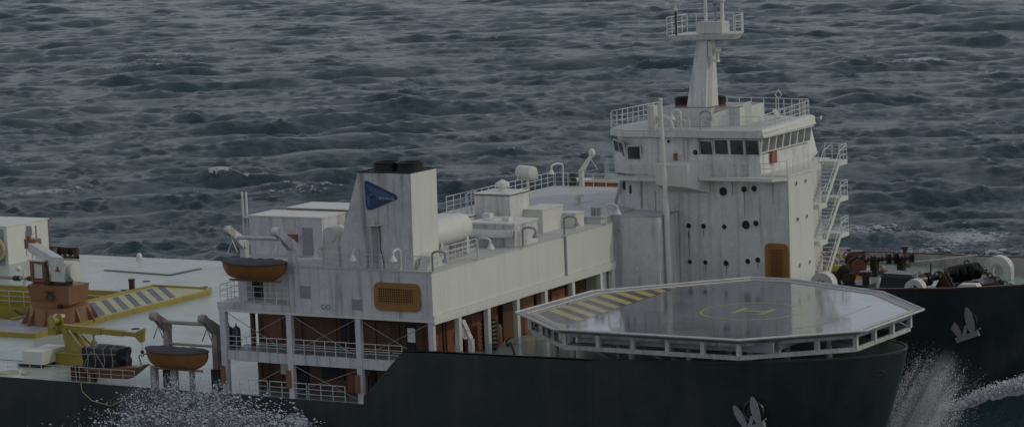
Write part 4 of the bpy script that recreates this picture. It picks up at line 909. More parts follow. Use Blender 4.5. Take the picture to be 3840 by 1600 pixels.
# foredeck clutter near gallery
solo('air_duct', MB().bar((3.3,1.6,9.9),(3.3,1.6,13.0),.5,.4).bar((3.3,1.6,12.9),(.9,4.2,14.2),.35,.5), 'white_worn', 'bent white duct standing behind the bulwark beside the sunlit columns', 'duct', (3.3,1.6,9.9))
solo('white_wheel', MB().torus((-1.6,8.6,12.3),.62,.14,(1,0,0),20,8).lathe((-1.7,8.6,12.3),[(.15,0),(.15,.2)],(1,0,0),10).bar((-1.6,8.0,12.3),(-1.6,9.2,12.3),.1).bar((-1.6,8.6,11.7),(-1.6,8.6,12.9),.1).bar((-1.6,8.2,11.9),(-1.6,9.0,12.7),.1).bar((-1.6,8.2,12.7),(-1.6,9.0,11.9),.1), 'clean', 'white spoked handwheel on the brown wall under the sunlit front', 'wheel', (-1.6,8.6,12.3))
tt = MB()
for k in range(7): tt.torus((-.9,12.3,10.25+k*.42),.62,.24,(0,0,1),16,6)
solo('tyre_stack', tt, 'black', 'tall stack of black tyres behind the third sunlit column', 'tyres', (-.9,12.3,9.9))
solo('brown_barrel', MB().lathe((-1.4,14.6,9.9),[(.5,0),(.55,.6),(.55,1.9),(.45,2.2)],n=16), 'brownl', 'rusty brown barrel beside the tyre stack', 'barrel', (-1.4,14.6,9.9))
solo('cable_bundle', MB().tube([(7.2,2.0,12.6),(7.5,1.8,12.9),(8.0,1.6,12.0),(8.3,1.5,10.6),(8.6,1.5,9.95)],.13,8).tube([(7.0,2.2,12.4),(6.6,2.6,12.8),(6.9,2.9,13.2)],.1,8), 'steel', 'bent dark cable hanging at the aft end of the helicopter deck', 'cable', (7.5,2,9.9))

# ------------------------------------------------------------------ anchors
def anchor(cx_, cy_, cz_, s_, label, rim_r):
    t = thing('anchor', label, 'anchor', (cx_,cy_,cz_), 'stowed anchors')
    def fluke(bx, bz, tx, tz, w):
        q = MB(); d = Vector((tx-bx,0,tz-bz)); pn = Vector((-d.z,0,d.x)).normalized(); prof = [(0,.35),(.2,.8),(.45,1),(.7,.9),(.9,.5),(1,.12)]
        L1 = [Vector((bx,0,bz))+d*t_+pn*w*k for t_,k in prof]; L2 = [Vector((bx,0,bz))+d*t_-pn*w*k for t_,k in prof][::-1]
        ring = L1+L2
        q.hull8([(cx_+p.x*s_,cy_-.30,cz_+p.z*s_) for p in ring],[(cx_+p.x*s_*.97,cy_-.12,cz_+p.z*s_) for p in ring]); return q
    part(t, 'fluke', fluke(-.5,-.9,-1.75,1.15,.36), 'anchor'); part(t, 'fluke', fluke(.75,-.5,.1,2.1,.42), 'anchor')
    part(t, 'crown', MB().bar((cx_-.9*s_,cy_-.25,cz_-1.15*s_),(cx_+1.3*s_,cy_-.25,cz_-.35*s_),.5*s_,.5*s_).bar((cx_+.3*s_,cy_-.3,cz_-.8*s_),(cx_+1.5*s_,cy_-.3,cz_+.15*s_),.14,.14), 'anchor')
    part(t, 'shank', MB().bar((cx_-.2*s_,cy_-.2,cz_-.9*s_),(cx_+.1*s_,cy_+.3,cz_+.7*s_),.35*s_,.35*s_), 'anchor')
    part(t, 'hawse_ring', MB().torus((cx_+.15*s_,cy_-.02,cz_+.7*s_),rim_r,.12,(0,1,0),24,8), 'hull')
    part(t, 'hawse_hole', MB().lathe((cx_+.0*s_,cy_+.01,cz_+.6*s_),[(rim_r*.62,-.05),(rim_r*.62,.03)],(0,-1,0),20), 'black')
    return t
anchor(33.7,.0,7.55,1.0,'pale worn anchor stowed against the near bow at the bottom of the picture',.95)
anchor(38.0,44.6,8.75,1.1,'pale worn anchor stowed on the side of the far hull',1.0)
hp = MB().tube([(44.45+.42*math.cos(2*PI*k/20)*.85,4.25+.42*math.cos(2*PI*k/20)*.6,11.55+.26*math.sin(2*PI*k/20)) for k in range(21)],.07,6)
tp = part(ship, 'mooring_port', hp, 'steel')

# ------------------------------------------------------------------ far foredeck equipment
ZF = 11.0
def fairlead(x, y, z, R0, w, label, ax='x'):
    t = thing('fairlead', label, 'fairlead', (x,y,z), 'white horseshoe fairleads')
    q = MB(); n_ = 16; vs=[]
    for i in range(n_+1):
        a = PI*i/n_
        for (rr_, yy) in ((R0,-w/2),(R0,w/2),(R0*.45,w/2),(R0*.45,-w/2)):
            dz = math.sin(a)*rr_; dx_ = -math.cos(a)*rr_
            vs.append((x+dx_, y+yy, z+dz+.2) if ax=='x' else (x+yy, y+dx_, z+dz+.2))
    q.add(vs,[(i*4+j,i*4+(j+1)%4,(i+1)*4+(j+1)%4,(i+1)*4+j) for i in range(n_) for j in range(4)]+[(0,1,2,3),(n_*4+3,n_*4+2,n_*4+1,n_*4)])
    part(t, 'arch', q, 'white'); part(t, 'foot', MB().box(x-R0,y-w/2,z-.9,x-R0*.45,y+w/2,z+.2).box(x+R0*.45,y-w/2,z-.9,x+R0,y+w/2,z+.2) if ax=='x' else MB().box(x-w/2,y-R0,z-.9,x+w/2,y-R0*.45,z+.2).box(x-w/2,y+R0*.45,z-.9,x+w/2,y+R0,z+.2), 'white')
fairlead(21.9,44.8,12.5,1.35,1.3,'large white horseshoe fairlead beside the foot of the bridge tower')
fairlead(32.4,44.7,12.5,1.05,1.1,'low rusty white fairlead in front of the dark crate')
fairlead(35.0,63.5,11.9,1.6,1.2,'tall white horseshoe fairlead against the far bulwark')
t = thing('rope_pile', 'heaped pale mooring rope behind the tower stairs', 'rope', (13,70,ZF))
rp = random.Random(5)
for k in range(46):
    cx_, cy_ = 13+rp.gauss(0,2.2), 70+rp.gauss(0,2.2); hgt = max(.15, 1.9-.42*math.hypot(cx_-12.5,cy_-70)) ; pts=[]
    L0 = rp.uniform(2.5,6); a = rp.uniform(-.5,.5); 
    for i in range(14):
        s_=i/13-.5; pts.append((cx_+L0*s_*math.cos(a)+.5*math.sin(i*.9+k), cy_+L0*s_*math.sin(a)*1.2+.7*math.sin(i*.6+k*2), ZF+.12+hgt*rp.uniform(.55,1)*math.cos(s_*2.4)))
    part(t, 'rope_strand', MB().tube(pts,.15,6), 'rope')
t = thing('rope_coil', 'loose coil of pale rope spilling forward from the heap', 'rope', (17,66,ZF))
q = MB()
for k in range(5): q.torus((17.2+.15*k,66-.2*k,ZF+.15+.1*k),1.6-.18*k,.13,(0.1*k,.05,1),26,6)
part(t, 'coil', q, 'rope')
rpz = [(17.5,62,12.2)]
pts=[]
for i in range(30):
    s_=i/29; pts.append((17.6+(30.5-17.6)*s_, 60.5+(68.8-60.5)*s_, 12.4+(far_sheer(30)+.15-12.4)*s_-.5*math.sin(PI*s_)*.5))
rb_ = MB().tube(pts,.11,6)
for i in range(60):
    s_=i/59; p=Vector((17.6+(30.5-17.6)*s_, 60.5+(68.8-60.5)*s_, 12.4+(far_sheer(30)+.15-12.4)*s_-.25*math.sin(PI*s_))); rb_.sphere(p,.15,6,(1.1,1.1,.8))
solo('mooring_line', rb_, 'rope', 'taut pale rope running from the red winch to the far rail', 'rope', (17.6,60.5,12.4))
def drum(t, c, ax, L_, R0, r0, mat, nm='drum'):
    part(t, nm, MB().lathe(c,[(R0,-L_/2-.12),(R0,-L_/2),(r0,-L_/2),(r0,L_/2),(R0,L_/2),(R0,L_/2+.12)],ax,24), mat)
rw = thing('mooring_winch', 'dark red twin drum winch with a yellow motor beside the rope heap', 'winch', (18.8,58,ZF))
drum(rw,(19.2,60.6,12.25),(.75,-.65,0),1.2,.95,.45,'dred'); drum(rw,(18.2,63.0,12.5),(.75,-.65,0),1.6,1.0,.45,'dred')
part(rw,'motor',MB().lathe((16.3,58.2,12.0),[(.35,0),(.55,.1),(.55,1.0),(.42,1.1)],(1,.1,0),18).box(17.4,58.0,11.5,18.5,58.8,12.7),'vyel')
part(rw,'base_plate',MB().prism([(15.6,56.4),(19.8,57.4),(20.4,63.8),(16.6,63.4)],ZF+.01,11.4),'orange')
part(rw,'frame',MB().box(18.5,59.6,11.4,18.8,60.4,12.6),'dred')
bw = thing('capstan_group', 'black winch with round end drums near the edge of the far hull', 'winch', (21.8,51.5,ZF))
for x,y,z_ in ((20.6,51.0,12.4),(22.0,51.6,12.4),(21.3,52.0,13.0)): drum(bw,(x,y,z_),(.3,-1,0),1.0,.72,.35,'steel')
part(bw,'bed',MB().box(20.0,50.2,ZF+.01,24.8,52.6,11.9),'steel'); part(bw,'bollard_head',MB().lathe((24.0,51.6,11.9),[(.4,0),(.4,.8),(.7,.85),(.7,1.3),(.3,1.4)],n=16),'steel')
part(bw,'cover_plate',MB().lathe((20.45,50.35,12.4),[(.5,0),(.5,.06)],(.3,-1,0),18),'grey')
wl = thing('windlass', 'dark windlass with several small warping heads in the middle of the far foredeck', 'windlass', (22,63,ZF))
part(wl,'shaft',MB().cyl((19.4,61.4,12.9),(24.2,64.8,12.9),.22,.22,10),'steel')
for k,r_ in ((0,.62),(.12,.35),(.25,.55),(.4,.38),(.55,.72),(.7,.8),(.85,.4),(1,.65)): part(wl,'warping_head',MB().lathe((19.4+4.8*k,61.4+3.4*k,12.9),[(r_*.6,-.25),(r_,-.2),(r_*.7,0),(r_,.2),(r_*.6,.25)],(.82,.58,0),16),'steel')
part(wl,'pedestal',MB().box(20.4,61.8,ZF+.01,21.2,62.5,12.8),'steel'); part(wl,'pedestal',MB().box(22.9,63.6,ZF+.01,23.7,64.3,12.8),'steel')
ck = thing('deck_crate', 'large dark brown covered crate on the far foredeck', 'crate', (28,52,ZF))
part(ck,'body',MB().hull8([(25.9,50.2,ZF+.01),(30.2,50.2,ZF+.01),(30.6,53.4,ZF+.01),(25.9,53.4,ZF+.01)],[(26.3,50.5,13.0),(29.8,50.5,13.05),(30.0,53.0,13.0),(26.3,53.0,13.1)]),'dark')
part(ck,'cover',MB().hull8([(26.1,50.3,12.8),(30.0,50.3,12.8),(30.2,53.2,12.8),(26.1,53.2,12.8)],[(26.4,50.6,13.25),(29.7,50.6,13.2),(29.8,52.9,13.2),(26.4,52.9,13.3)]),'steel')
q = MB()
for k in range(12): q.tube([(30.05+.12*math.sin(k),50.6+k*.22,13.2),(30.4+.1*math.sin(k*2),50.6+k*.23,12.3),(30.6,50.5+k*.22,11.3)],.06,5)
part(ck,'netting',q,'rope')
cw = thing('chain_windlass', 'black anchor chain windlass with four ribbed wheels toward the bow of the far hull', 'windlass', (33,56,ZF))
part(cw,'shaft',MB().cyl((30.6,53.0,12.4),(34.6,60.4,12.6),.3,.3,12),'steel')
for k,r_ in ((.0,.75),(.42,.95),(.55,1.0),(.68,1.0),(.82,.95)): part(cw,'wheel',MB().lathe((30.6+4*k,53.0+7.4*k,12.4+.2*k),[(r_*.9,-.28),(r_,-.22),(r_*.72,-.05),(r_*.72,.05),(r_,.22),(r_*.9,.28)],(.48,.88,0),22),'steel')
part(cw,'motor',MB().lathe((30.0,52.0,12.3),[(.6,-.7),(.8,-.6),(.8,.6),(.6,.7)],(.48,.88,0),18),'steel')
part(cw,'bed',MB().prism([(29.6,51.2),(32.4,50.4),(37.0,59.6),(34.0,61.4)],ZF+.01,11.5),'steel')
part(cw,'frame',MB().hull8([(31.2,53.8,11.5),(33.6,53.0,11.5),(33.7,53.4,11.5),(31.3,54.2,11.5)],[(32.0,53.9,13.0),(32.6,53.7,13.0),(32.6,54.0,13.0),(32.0,54.2,13.0)]),'dred')
def chain(t, p0, p1, n_, R0=.26, r0=.085):
    p0,p1=Vector(p0),Vector(p1); d=(p1-p0).normalized()
    for k in range(n_):
        c=p0+(p1-p0)*(k+.5)/n_; q=MB(); side = d.cross(Vector((0,0,1))).normalized(); upv=side.cross(d)
        w = side if k%2 else upv; L_=(p1-p0).length/n_*.72
        pts=[c+d*L_*math.cos(2*PI*i/12)+w*R0*math.sin(2*PI*i/12) for i in range(13)]
        part(t,'chain_link',q.tube(pts,r0,5),'steel')
chain(cw,(33.4,57.2,13.8),(38.2,57.0,11.5),11); chain(cw,(32.0,54.5,13.3),(34.6,51.0,11.4),9); chain(cw,(31.6,54.0,13.0),(29.0,49.6,11.2),8)
solo('chain_pipe', MB().lathe((38.8,56.8,ZF),[(.9,0),(.8,.4),(.5,.5),(.5,.2)],(.5,0,1),16).box(36.2,56.0,ZF+.01,39.6,57.8,11.25), 'steel', 'dark chain pipe where the anchor chain enters the far foredeck', 'chain pipe', (38.8,56.8,ZF))
bo = thing('bollard', 'single tall dark post with a cross head near the far bulwark', 'bollard', (21.6,70,ZF))
part(bo,'post',MB().lathe((21.6,69.6,ZF),[(.6,0),(.4,.9),(.28,1.7),(.28,2.1),(.45,2.2),(.45,2.45),(.2,2.5)],n=16),'dred')
bo = thing('bollard', 'low wide dark bollard behind the rope heap', 'bollard', (13,73,ZF))
part(bo,'post',MB().lathe((12.6,72.4,ZF),[(.8,0),(.7,.3),(.7,1.2),(1.0,1.25),(1.0,1.5),(.2,1.55)],n=18),'steel'); part(bo,'post',MB().lathe((14.6,72.2,ZF),[(.7,0),(.6,.3),(.6,1.0),(.8,1.05),(.8,1.3),(.2,1.35)],n=18),'steel')
solo('deck_vent', MB().cyl((26.6,64.6,ZF),(26.6,64.6,12.3),.09,.09,8).lathe((27.4,65.4,ZF),[(.3,0),(.3,.3),(.1,.4)],n=10), 'steel', 'thin dark vent pipe alone on the open far foredeck', 'vent', (26.6,64.6,ZF))
solo('red_hose', MB().tube([(19.9,64.3,ZF+.15),(21.0,63.4,ZF+.15),(21.6,64.6,ZF+.15),(20.4,65.4,ZF+.18),(20.0,64.5,ZF+.2),(21.4,64.2,ZF+.22)],.12,6), 'rused', 'short tangle of red hose beside the red winch', 'hose', (20.5,64.4,ZF))
solo('bow_step', MB().hull8([(36.4,44.6,12.4),(39.6,44.9,12.4),(39.6,46.4,12.4),(36.4,46.2,12.4)],[(37.3,44.7,13.35),(39.0,44.9,13.4),(39.0,46.0,13.4),(37.3,45.9,13.35)]), 'clean', 'low white wedge on the rim of the far hull near the bow', 'step', (38,45,12.4))
solo('mooring_clamp', MB().tube([(15.0,63,ZF),(15.0,63,12.6),(15.6,62.6,13.0),(16.2,62.2,12.6),(16.2,62.2,ZF)],.25,8), 'rope', 'pale shackle standing between the rope heap and the tower', 'shackle', (15.5,63,ZF))

# ------------------------------------------------------------------ red crane
cx_, cy_ = -71.8, 30.6
cr = thing('deck_crane', 'large red pedestal crane numbered 75 with a white boom pointing away', 'crane', (cx_,cy_,6.5))
part(cr,'pedestal',MB().lathe((cx_,cy_,6.52),[(3.95,0),(3.9,.15),(3.6,2.0),(3.35,2.05),(3.35,2.75),(3.2,2.8)],n=40),'red')
for k in range(12):
    a=2*PI*k/12+.2; d=Vector((math.cos(a),math.sin(a),0)); tn=Vector((-d.y,d.x,0))*.08; b0=Vector((cx_,cy_,0))
    q=MB().hull8([b0+d*3.5+tn+Vector((0,0,6.53)),b0+d*4.7+tn+Vector((0,0,6.53)),b0+d*4.7-tn+Vector((0,0,6.53)),b0+d*3.5-tn+Vector((0,0,6.53))],[b0+d*3.4+tn+Vector((0,0,8.4)),b0+d*3.65+tn+Vector((0,0,8.4)),b0+d*3.65-tn+Vector((0,0,8.4)),b0+d*3.4-tn+Vector((0,0,8.4))])
    part(cr,'gusset',q,'red')
hx0,hx1 = cx_-1.6,cx_+3.9; hy0=cy_-2.6
part(cr,'house',MB().hull8([(hx0-.6,hy0,9.0),(hx1-.3,hy0,9.0),(hx1-.3,hy0+3.4,9.0),(hx0-1.5,hy0+4.5,9.3)],[(hx0-.8,hy0-.3,11.2),(hx1,hy0-.3,11.2),(hx1,hy0+3.6,11.2),(hx0-2.4,hy0+4.8,11.3)]),'red')
part(cr,'house',MB().box(cx_-3.2,cy_-1.0,9.32,cx_-1.0,cy_+2.6,12.2),'red')
text(cr,'75',(cx_+.2,hy0-.36,9.55),(1,0,0),(0,0,1),1.5,'black',off=cr.location,ext=.04)
part(cr,'label_strip',MB().box(cx_+1.9,cy_-3.55,7.6,cx_+3.2,cy_-3.0,7.95),'clean')
part(cr,'drive',MB().box(cx_+1.2,hy0-.15,8.2,cx_+2.4,hy0+.6,8.98),'dark')
cab = part(cr,'cab',MB().box(cx_-3.1,cy_-1.4,11.4,cx_-.9,cy_+.4,11.7).box(cx_-3.1,cy_-1.4,13.6,cx_-.9,cy_+.4,13.9).box(cx_-3.1,cy_-1.4,11.7,cx_-2.7,cy_-1.1,13.6).box(cx_-1.25,cy_-1.4,11.7,cx_-.9,cy_-1.1,13.6).box(cx_-3.1,cy_+.1,11.7,cx_-2.8,cy_+.4,13.6).box(cx_-1.2,cy_+.1,11.7,cx_-.9,cy_+.4,13.6),'rused')
part(cab,'cab_roof',MB().box(cx_-3.3,cy_-1.6,13.91,cx_-.7,cy_+.6,14.1),'clean')
part(cab,'pane',MB().box(cx_-2.68,cy_-1.2,11.8,cx_-1.27,cy_-1.15,13.5),'clean')
part(cr,'hoist_box',MB().box(cx_+.8,cy_-2.3,11.7,cx_+2.9,cy_-.4,14.0),'white')
part(cr,'warning_triangle',MB().hull8([(cx_+1.5,cy_-2.31,12.9),(cx_+2.3,cy_-2.31,12.9),(cx_+1.9,cy_-2.31,13.6)],[(cx_+1.5,cy_-2.36,12.9),(cx_+2.3,cy_-2.36,12.9),(cx_+1.9,cy_-2.36,13.6)]),'rused')
part(cr,'hoist_drum',MB().lathe((cx_+2.9,cy_-1.3,12.9),[(1.25,0),(1.25,.15),(.9,.15),(.9,.8),(1.25,.8),(1.25,.95)],(1,.1,0),24),'white')
part(cr,'hydraulics',MB().tube([(cx_+.3,cy_-2.4,11.3),(cx_+.2,cy_-2.3,12.6),(cx_-.2,cy_-1.8,13.6)],.16,8).tube([(cx_+.6,cy_-2.5,11.3),(cx_+.6,cy_-2.5,13.7)],.12,8).tube([(cx_-.4,cy_-1.9,11.2),(cx_-.2,cy_-2.0,13.9)],.1,8).box(cx_+.2,cy_-2.2,11.2,cx_+2.7,cy_-.6,11.68),'steel')
part(cr,'boom',MB().hull8([(cx_+.9,cy_-2.0,13.2),(cx_+2.7,cy_-2.0,13.2),(cx_+2.7,cy_-2.0,14.6),(cx_+.9,cy_-2.0,14.6)],[(cx_-7.4,cy_+3.4,14.3),(cx_-6.2,cy_+3.8,14.3),(cx_-6.2,cy_+3.8,15.4),(cx_-7.4,cy_+3.4,15.4)]),'white')
part(cr,'boom_head',MB().box(cx_-7.7,cy_+3.2,14.6,cx_-6.0,cy_+4.4,15.8).cyl((cx_-7.3,cy_+3.6,15.8),(cx_-7.3,cy_+3.6,16.2),.3,.3,10),'red')
# well railing
railing([(-135,53.0,3.6),(-78.6,53.0,3.6)], 'long pale railing on the step inside the yellow hatch well', h=2.0, step=2.6, rr=.06)
solo('well_chain', MB().tube([(-98+i*.8,52.6,3.1-.9*abs(math.sin(i*.35))) for i in range(26)],.1,6), 'brown', 'slack brown hose hanging on the yellow hatch wall', 'hose', (-90,52.6,3))
for x,y,lb in ((-79.6,54.6,'dark bollard at the far corner of the yellow edged hatch'),(-79.8,25.8,'dark bollard behind the red crane on the wet platform')):
    z0 = 6.2 if y > 50 else 6.53
    t = thing('bollard', lb, 'bollard', (x,y,z0)); part(t,'base',MB().box(x-1.6,y-.35,z0+.01,x+1.6,y+.35,z0+.14),'steel'); part(t,'post',MB().lathe((x,y,z0+.14),[(.4,0),(.4,1.2),(.48,1.25),(.48,1.45),(.2,1.5)],n=14),'dred')
# far container & gear
fc = thing('container', 'tall white container at the far left of the deck with a red right edge', 'container', (-112,73,6.2))
part(fc,'body',MB().box(-124,69.4,6.21,-113,78.5,11.6),'clean'); part(fc,'roof',MB().box(-124.1,69.3,11.61,-112.9,78.6,11.75),'clean'); part(fc,'painted_shade_plate',MB().box(-118,69.3,6.3,-113.6,69.39,11.3),'grey'); part(fc,'door_panel',MB().box(-112.99,74.5,6.3,-112.95,74.62,8.6),'grey'); part(fc,'hatch_panel',MB().box(-112.99,74.7,9.2,-112.93,75.9,10.4),'white'); part(fc,'edge',MB().box(-112.99,78.38,6.3,-112.9,78.52,11.6),'rused')  # grey plate paints shade onto the near side of the white container
part(fc,'painted_shade_plate',MB().box(-116.6,69.6,6.21,-113.21,69.9,11.3),'grey'); part(fc,'door_panel',MB().box(-109.6,69.3,7.6,-109.5,69.39,11.2).box(-109.4,69.3,10.6,-108.4,69.39,11.9),'grey'); part(fc,'edge',MB().box(-107.89,69.5,6.3,-107.82,69.7,12.0),'rused')
solo('yellow_hose', MB().torus((-114.6,68.9,8.2),1.3,.16,(0,1,0),24,6).torus((-114.4,68.8,8.5),1.5,.16,(.2,1,0),24,6).torus((-114.8,68.7,8.0),1.1,.16,(-.2,1,0),24,6), 'lyellow', 'coiled yellow hose hanging at the left edge of the picture', 'hose', (-114.6,68.9,7))
solo('gas_cylinder', MB().lathe((-114.4,79.2,6.2),[(.35,0),(.4,.1),(.4,2.0),(.15,2.3)],n=12), 'rused', 'red upright cylinder at the corner of the far container', 'cylinder', (-114.4,79.2,6.2))
t = thing('mooring_winch', 'dark red framed winch at the far edge of the main deck', 'winch', (-110,77,6.2))
part(t,'frame',MB().box(-112.2,77.6,6.21,-111.9,77.9,7.6).box(-107.5,77.6,6.21,-107.2,77.9,7.6).box(-112.2,77.6,7.61,-107.2,77.9,7.8).box(-112.2,77.6,6.21,-107.2,77.9,6.5),'dred')
for x in (-110.9,-109.0): part(t,'drum',MB().lathe((x,78.2,7.1),[(.7,0),(.7,.1),(.4,.1),(.4,.9),(.7,.9),(.7,1)],(1,0,0),16),'steel')
part(t,'fitting',MB().cyl((-115,76,6.21),(-115,76,7.4),.35,.35,12).cyl((-113.4,76,6.21),(-113.4,76,7.4),.35,.35,12).box(-116,75.6,6.21,-112.4,76.4,6.35),'dred')
solo('deck_lamp', MB().cyl((-98.2,80.2,6.2),(-98.2,80.2,6.5),.4,.4,12).sphere((-98.2,80.2,6.6),.38,12), 'clean', 'small white dome lamp on the far deck edge', 'lamp', (-98.2,80.2,6.2))
t = thing('boom_rest', 'white stand carrying a horizontal spray boom beside the yellow well', 'stand', (-97.3,54.2,6.2))
part(t,'stand',MB().cyl((-97.3,54.2,6.2),(-97.3,54.2,8.3),.25,.18,10).sphere((-98.2,54.2,8.5),.4,10),'clean'); part(t,'pipe',MB().cyl((-125,54.2,7.1),(-95.6,54.2,7.2),.22,.22,10),'grey'); part(t,'coupling',MB().cyl((-99,54.2,7.15),(-98.1,54.2,7.15),.36,.36,12).cyl((-96.6,54.2,7.2),(-95.2,54.2,7.2),.33,.33,12),'steel')
railing([(-57.9,80.2,6.2),(-35,80.2,6.2)], 'pale railing on the far deck edge behind the upper lifeboat', h=1.6, step=1.6, rr=.05)
for x,y in ((-100,60),(-72,60),(-83,62),(-60,30)):
    solo('deck_socket', MB().lathe((x,y,6.2),[(.5,0),(.5,.06),(.2,.07)],n=14), 'dark', {(-100,60):'small dark deck socket right of the red crane cab',(-72,60):'small dark deck socket beyond the hazard stripes',(-83,62):'small dark deck socket below the long hatch mark',(-60,30):'small dark deck socket between the platform and the upper lifeboat'}[(x,y)], 'deck socket', (x,y,6.2))
# ------------------------------------------------------------------ small yellow crane
yc = thing('deck_crane', 'small yellow knuckle crane with a level telescopic boom', 'crane', (-52,9,6.2))
part(yc,'base',MB().box(-53.9,7.8,6.21,-49.9,10.6,7.45).box(-54.1,7.6,7.46,-49.7,10.8,7.6),'yellow')
part(yc,'column',MB().hull8([(-52.8,8.4,7.6),(-50.2,8.4,7.6),(-50.2,10,7.6),(-52.8,10,7.6)],[(-53.4,8.6,10.0),(-52.2,8.6,10.0),(-52.2,9.8,10.0),(-53.4,9.8,10.0)]),'yellow')
part(yc,'boom',MB().bar((-54.2,9,10.15),(-48,9,10.0),.75,.75).bar((-48,9,10.0),(-45,9,9.92),.6,.6).bar((-45,9,9.92),(-43.2,9,9.86),.45,.45),'yellow')
part(yc,'boom_head',MB().hull8([(-43.4,8.7,9.7),(-42.8,8.7,9.1),(-42.5,8.7,9.1),(-42.3,8.7,10.6),(-43.4,8.7,10.1)],[(-43.4,9.3,9.7),(-42.8,9.3,9.1),(-42.5,9.3,9.1),(-42.3,9.3,10.6),(-43.4,9.3,10.1)]),'yellow')
part(yc,'ram',MB().cyl((-50.0,8.3,7.7),(-52.2,8.4,10.0),.15,.15,8).cyl((-50.6,9.8,7.7),(-51.6,9.6,9.8),.15,.15,8).cyl((-49.4,8.6,7.6),(-51.0,8.6,9.8),.12,.12,8),'lyellow')
part(yc,'brace',MB().bar((-49.9,8.2,7.7),(-53.0,8.4,10.1),.2,.2).bar((-49.6,9.8,7.7),(-51.4,9.2,9.6),.2,.2),'yellow')
part(yc,'winch_drum',MB().lathe((-54.3,8.0,10.9),[(.75,0),(.75,.12),(.4,.12),(.4,1.0),(.75,1.0),(.75,1.12)],(.35,1,0),20),'yellow')
part(yc,'counterweight',MB().box(-55.0,8.2,9.4,-53.9,9.4,10.4),'yellow')
part(yc,'hook',MB().tube([(-42.7,9,9.1),(-42.7,9,8.1)],.03,5).sphere((-42.7,9,8.0),.22,10).torus((-42.7,9,7.65),.16,.05,(0,1,0),12,5,-PI,.6),'steel')
part(yc,'small_lamp',MB().lathe((-49.6,9.4,8.4),[(.3,0),(.34,.3),(.1,.6),(.1,.9),(.24,1.1)],n=12),'yellow')
wc = thing('locker', 'white wedge shaped locker near the rail left of the yellow crane', 'locker', (-55,7,6.2))
part(wc,'body',MB().hull8([(-56.6,5.5,6.55),(-53.8,5.5,6.55),(-53.8,8.6,6.55),(-56.6,8.6,6.55)],[(-56.5,5.5,7.95),(-53.7,5.5,7.95),(-53.7,9.8,8.0),(-56.5,9.8,8.0)]),'clean')
part(wc,'skid',MB().box(-57.4,5.6,6.21,-53.9,5.9,6.5).box(-57.4,8.2,6.21,-53.9,8.5,6.5),'steel')
bd = thing('net_bundle', 'dark tarpaulin bundle lashed with rope near the deck edge', 'bundle', (-42.4,2.6,6.2))
gx,gy,gz = 14,9,9; vs=[]; q=MB()
bm = bmesh.new(); bmesh.ops.create_cube(bm, size=1); bmesh.ops.subdivide_edges(bm, edges=bm.edges, cuts=9, use_grid_fill=True)
from mathutils import noise as mn
for v_ in bm.verts:
    c = v_.co.copy(); rr_ = max(abs(c.x),abs(c.y),abs(c.z)); s2 = c.normalized()*.62
    c = c.lerp(s2, .25); c = Vector((c.x*4.7, c.y*2.6, c.z*2.7)); c += c.normalized()*(.28*mn.noise(c*1.3)+.12*mn.noise(c*3.5)); v_.co = c+Vector((-42.4,2.6,8.35))
q.add([tuple(v_.co) for v_ in bm.verts],[tuple(v_.index for v_ in f_.verts) for f_ in bm.faces]) if False else None
bm.verts.ensure_lookup_table(); bm.verts.index_update()
q.add([tuple(v_.co) for v_ in bm.verts],[tuple(w_.index for w_ in f_.verts) for f_ in bm.faces]); bm.free()
part(bd,'tarpaulin',q,'black')
rq = MB()
for x in (-44.2,-43.2,-42.0,-40.9): rq.tube([(x,1.15,7.0),(x+.5,1.05,8.4),(x+.1,1.3,9.7),(x-.2,2.6,9.95),(x,4.0,9.6)],.04,5)
rq.tube([(-44.8,1.2,7.2),(-43.4,1.05,9.3),(-42.6,1.0,9.2),(-41.2,1.05,7.1)],.04,5).tube([(-44.8,1.1,9.0),(-40.1,1.1,9.2)],.04,5)
part(bd,'lashing',rq,'rope')
rbt = thing('rescue_boat', 'small rusty orange boat in a cradle under the dark bundle', 'boat', (-40.3,1.6,6.2))
part(rbt,'hull',MB().hull8([(-43.4,1.0,6.6),(-38.6,1.0,6.7),(-38.6,2.2,6.7),(-43.4,2.2,6.6)],[(-44.0,.6,7.5),(-36.6,.7,8.1),(-36.6,2.3,8.1),(-44.0,2.6,7.5)]),'red')
part(rbt,'gunwale',MB().tube([(-44.0,.6,7.5),(-40,.5,7.6),(-36.6,.7,8.15),(-36.6,2.3,8.15),(-40,2.7,7.6),(-44,2.6,7.5)],.09,6),'red')
part(rbt,'bow_fender',MB().sphere((-36.8,.9,8.2),.25,10),'clean'); part(rbt,'bow_cable',MB().tube([(-37.0,1.5,8.0),(-37.3,1.5,9.2),(-36.2,1.5,9.5)],.09,6),'grey')
t = thing('boat_cradle', 'short dark red posts beside the cradle of the small orange boat', 'support', (-44.5,1,6.2))
for a,b_,z_ in ((-45.9,-45.2,7.8),(-44.7,-43.9,7.7),(-43.3,-42.8,7.4)): part(t, 'post', MB().box(a,.7,6.2,b_,1.2,z_), 'dred')
railing([(-62,.25,6.2),(-37.0,.25,6.2)], 'thin pale railing on the near deck edge in front of the yellow crane', h=1.6, step=1.6, rr=.03)
solo('deck_hose', MB().tube([(-44,-.05,6.3),(-43.8,-.15,5.3),(-42.5,-.2,4.4),(-40,-.2,4.0),(-38,-.15,4.9),(-36.5,-.1,5.6)],.05,6).torus((-55.5,2.0,6.3),1.0,.07,(0,0,1),24,5).torus((-53.2,2.2,6.3),.6,.07,(0,0,1),20,5), 'lyellow', 'thin yellowish hose looped over the black hull side', 'hose', (-44,0,6.2))

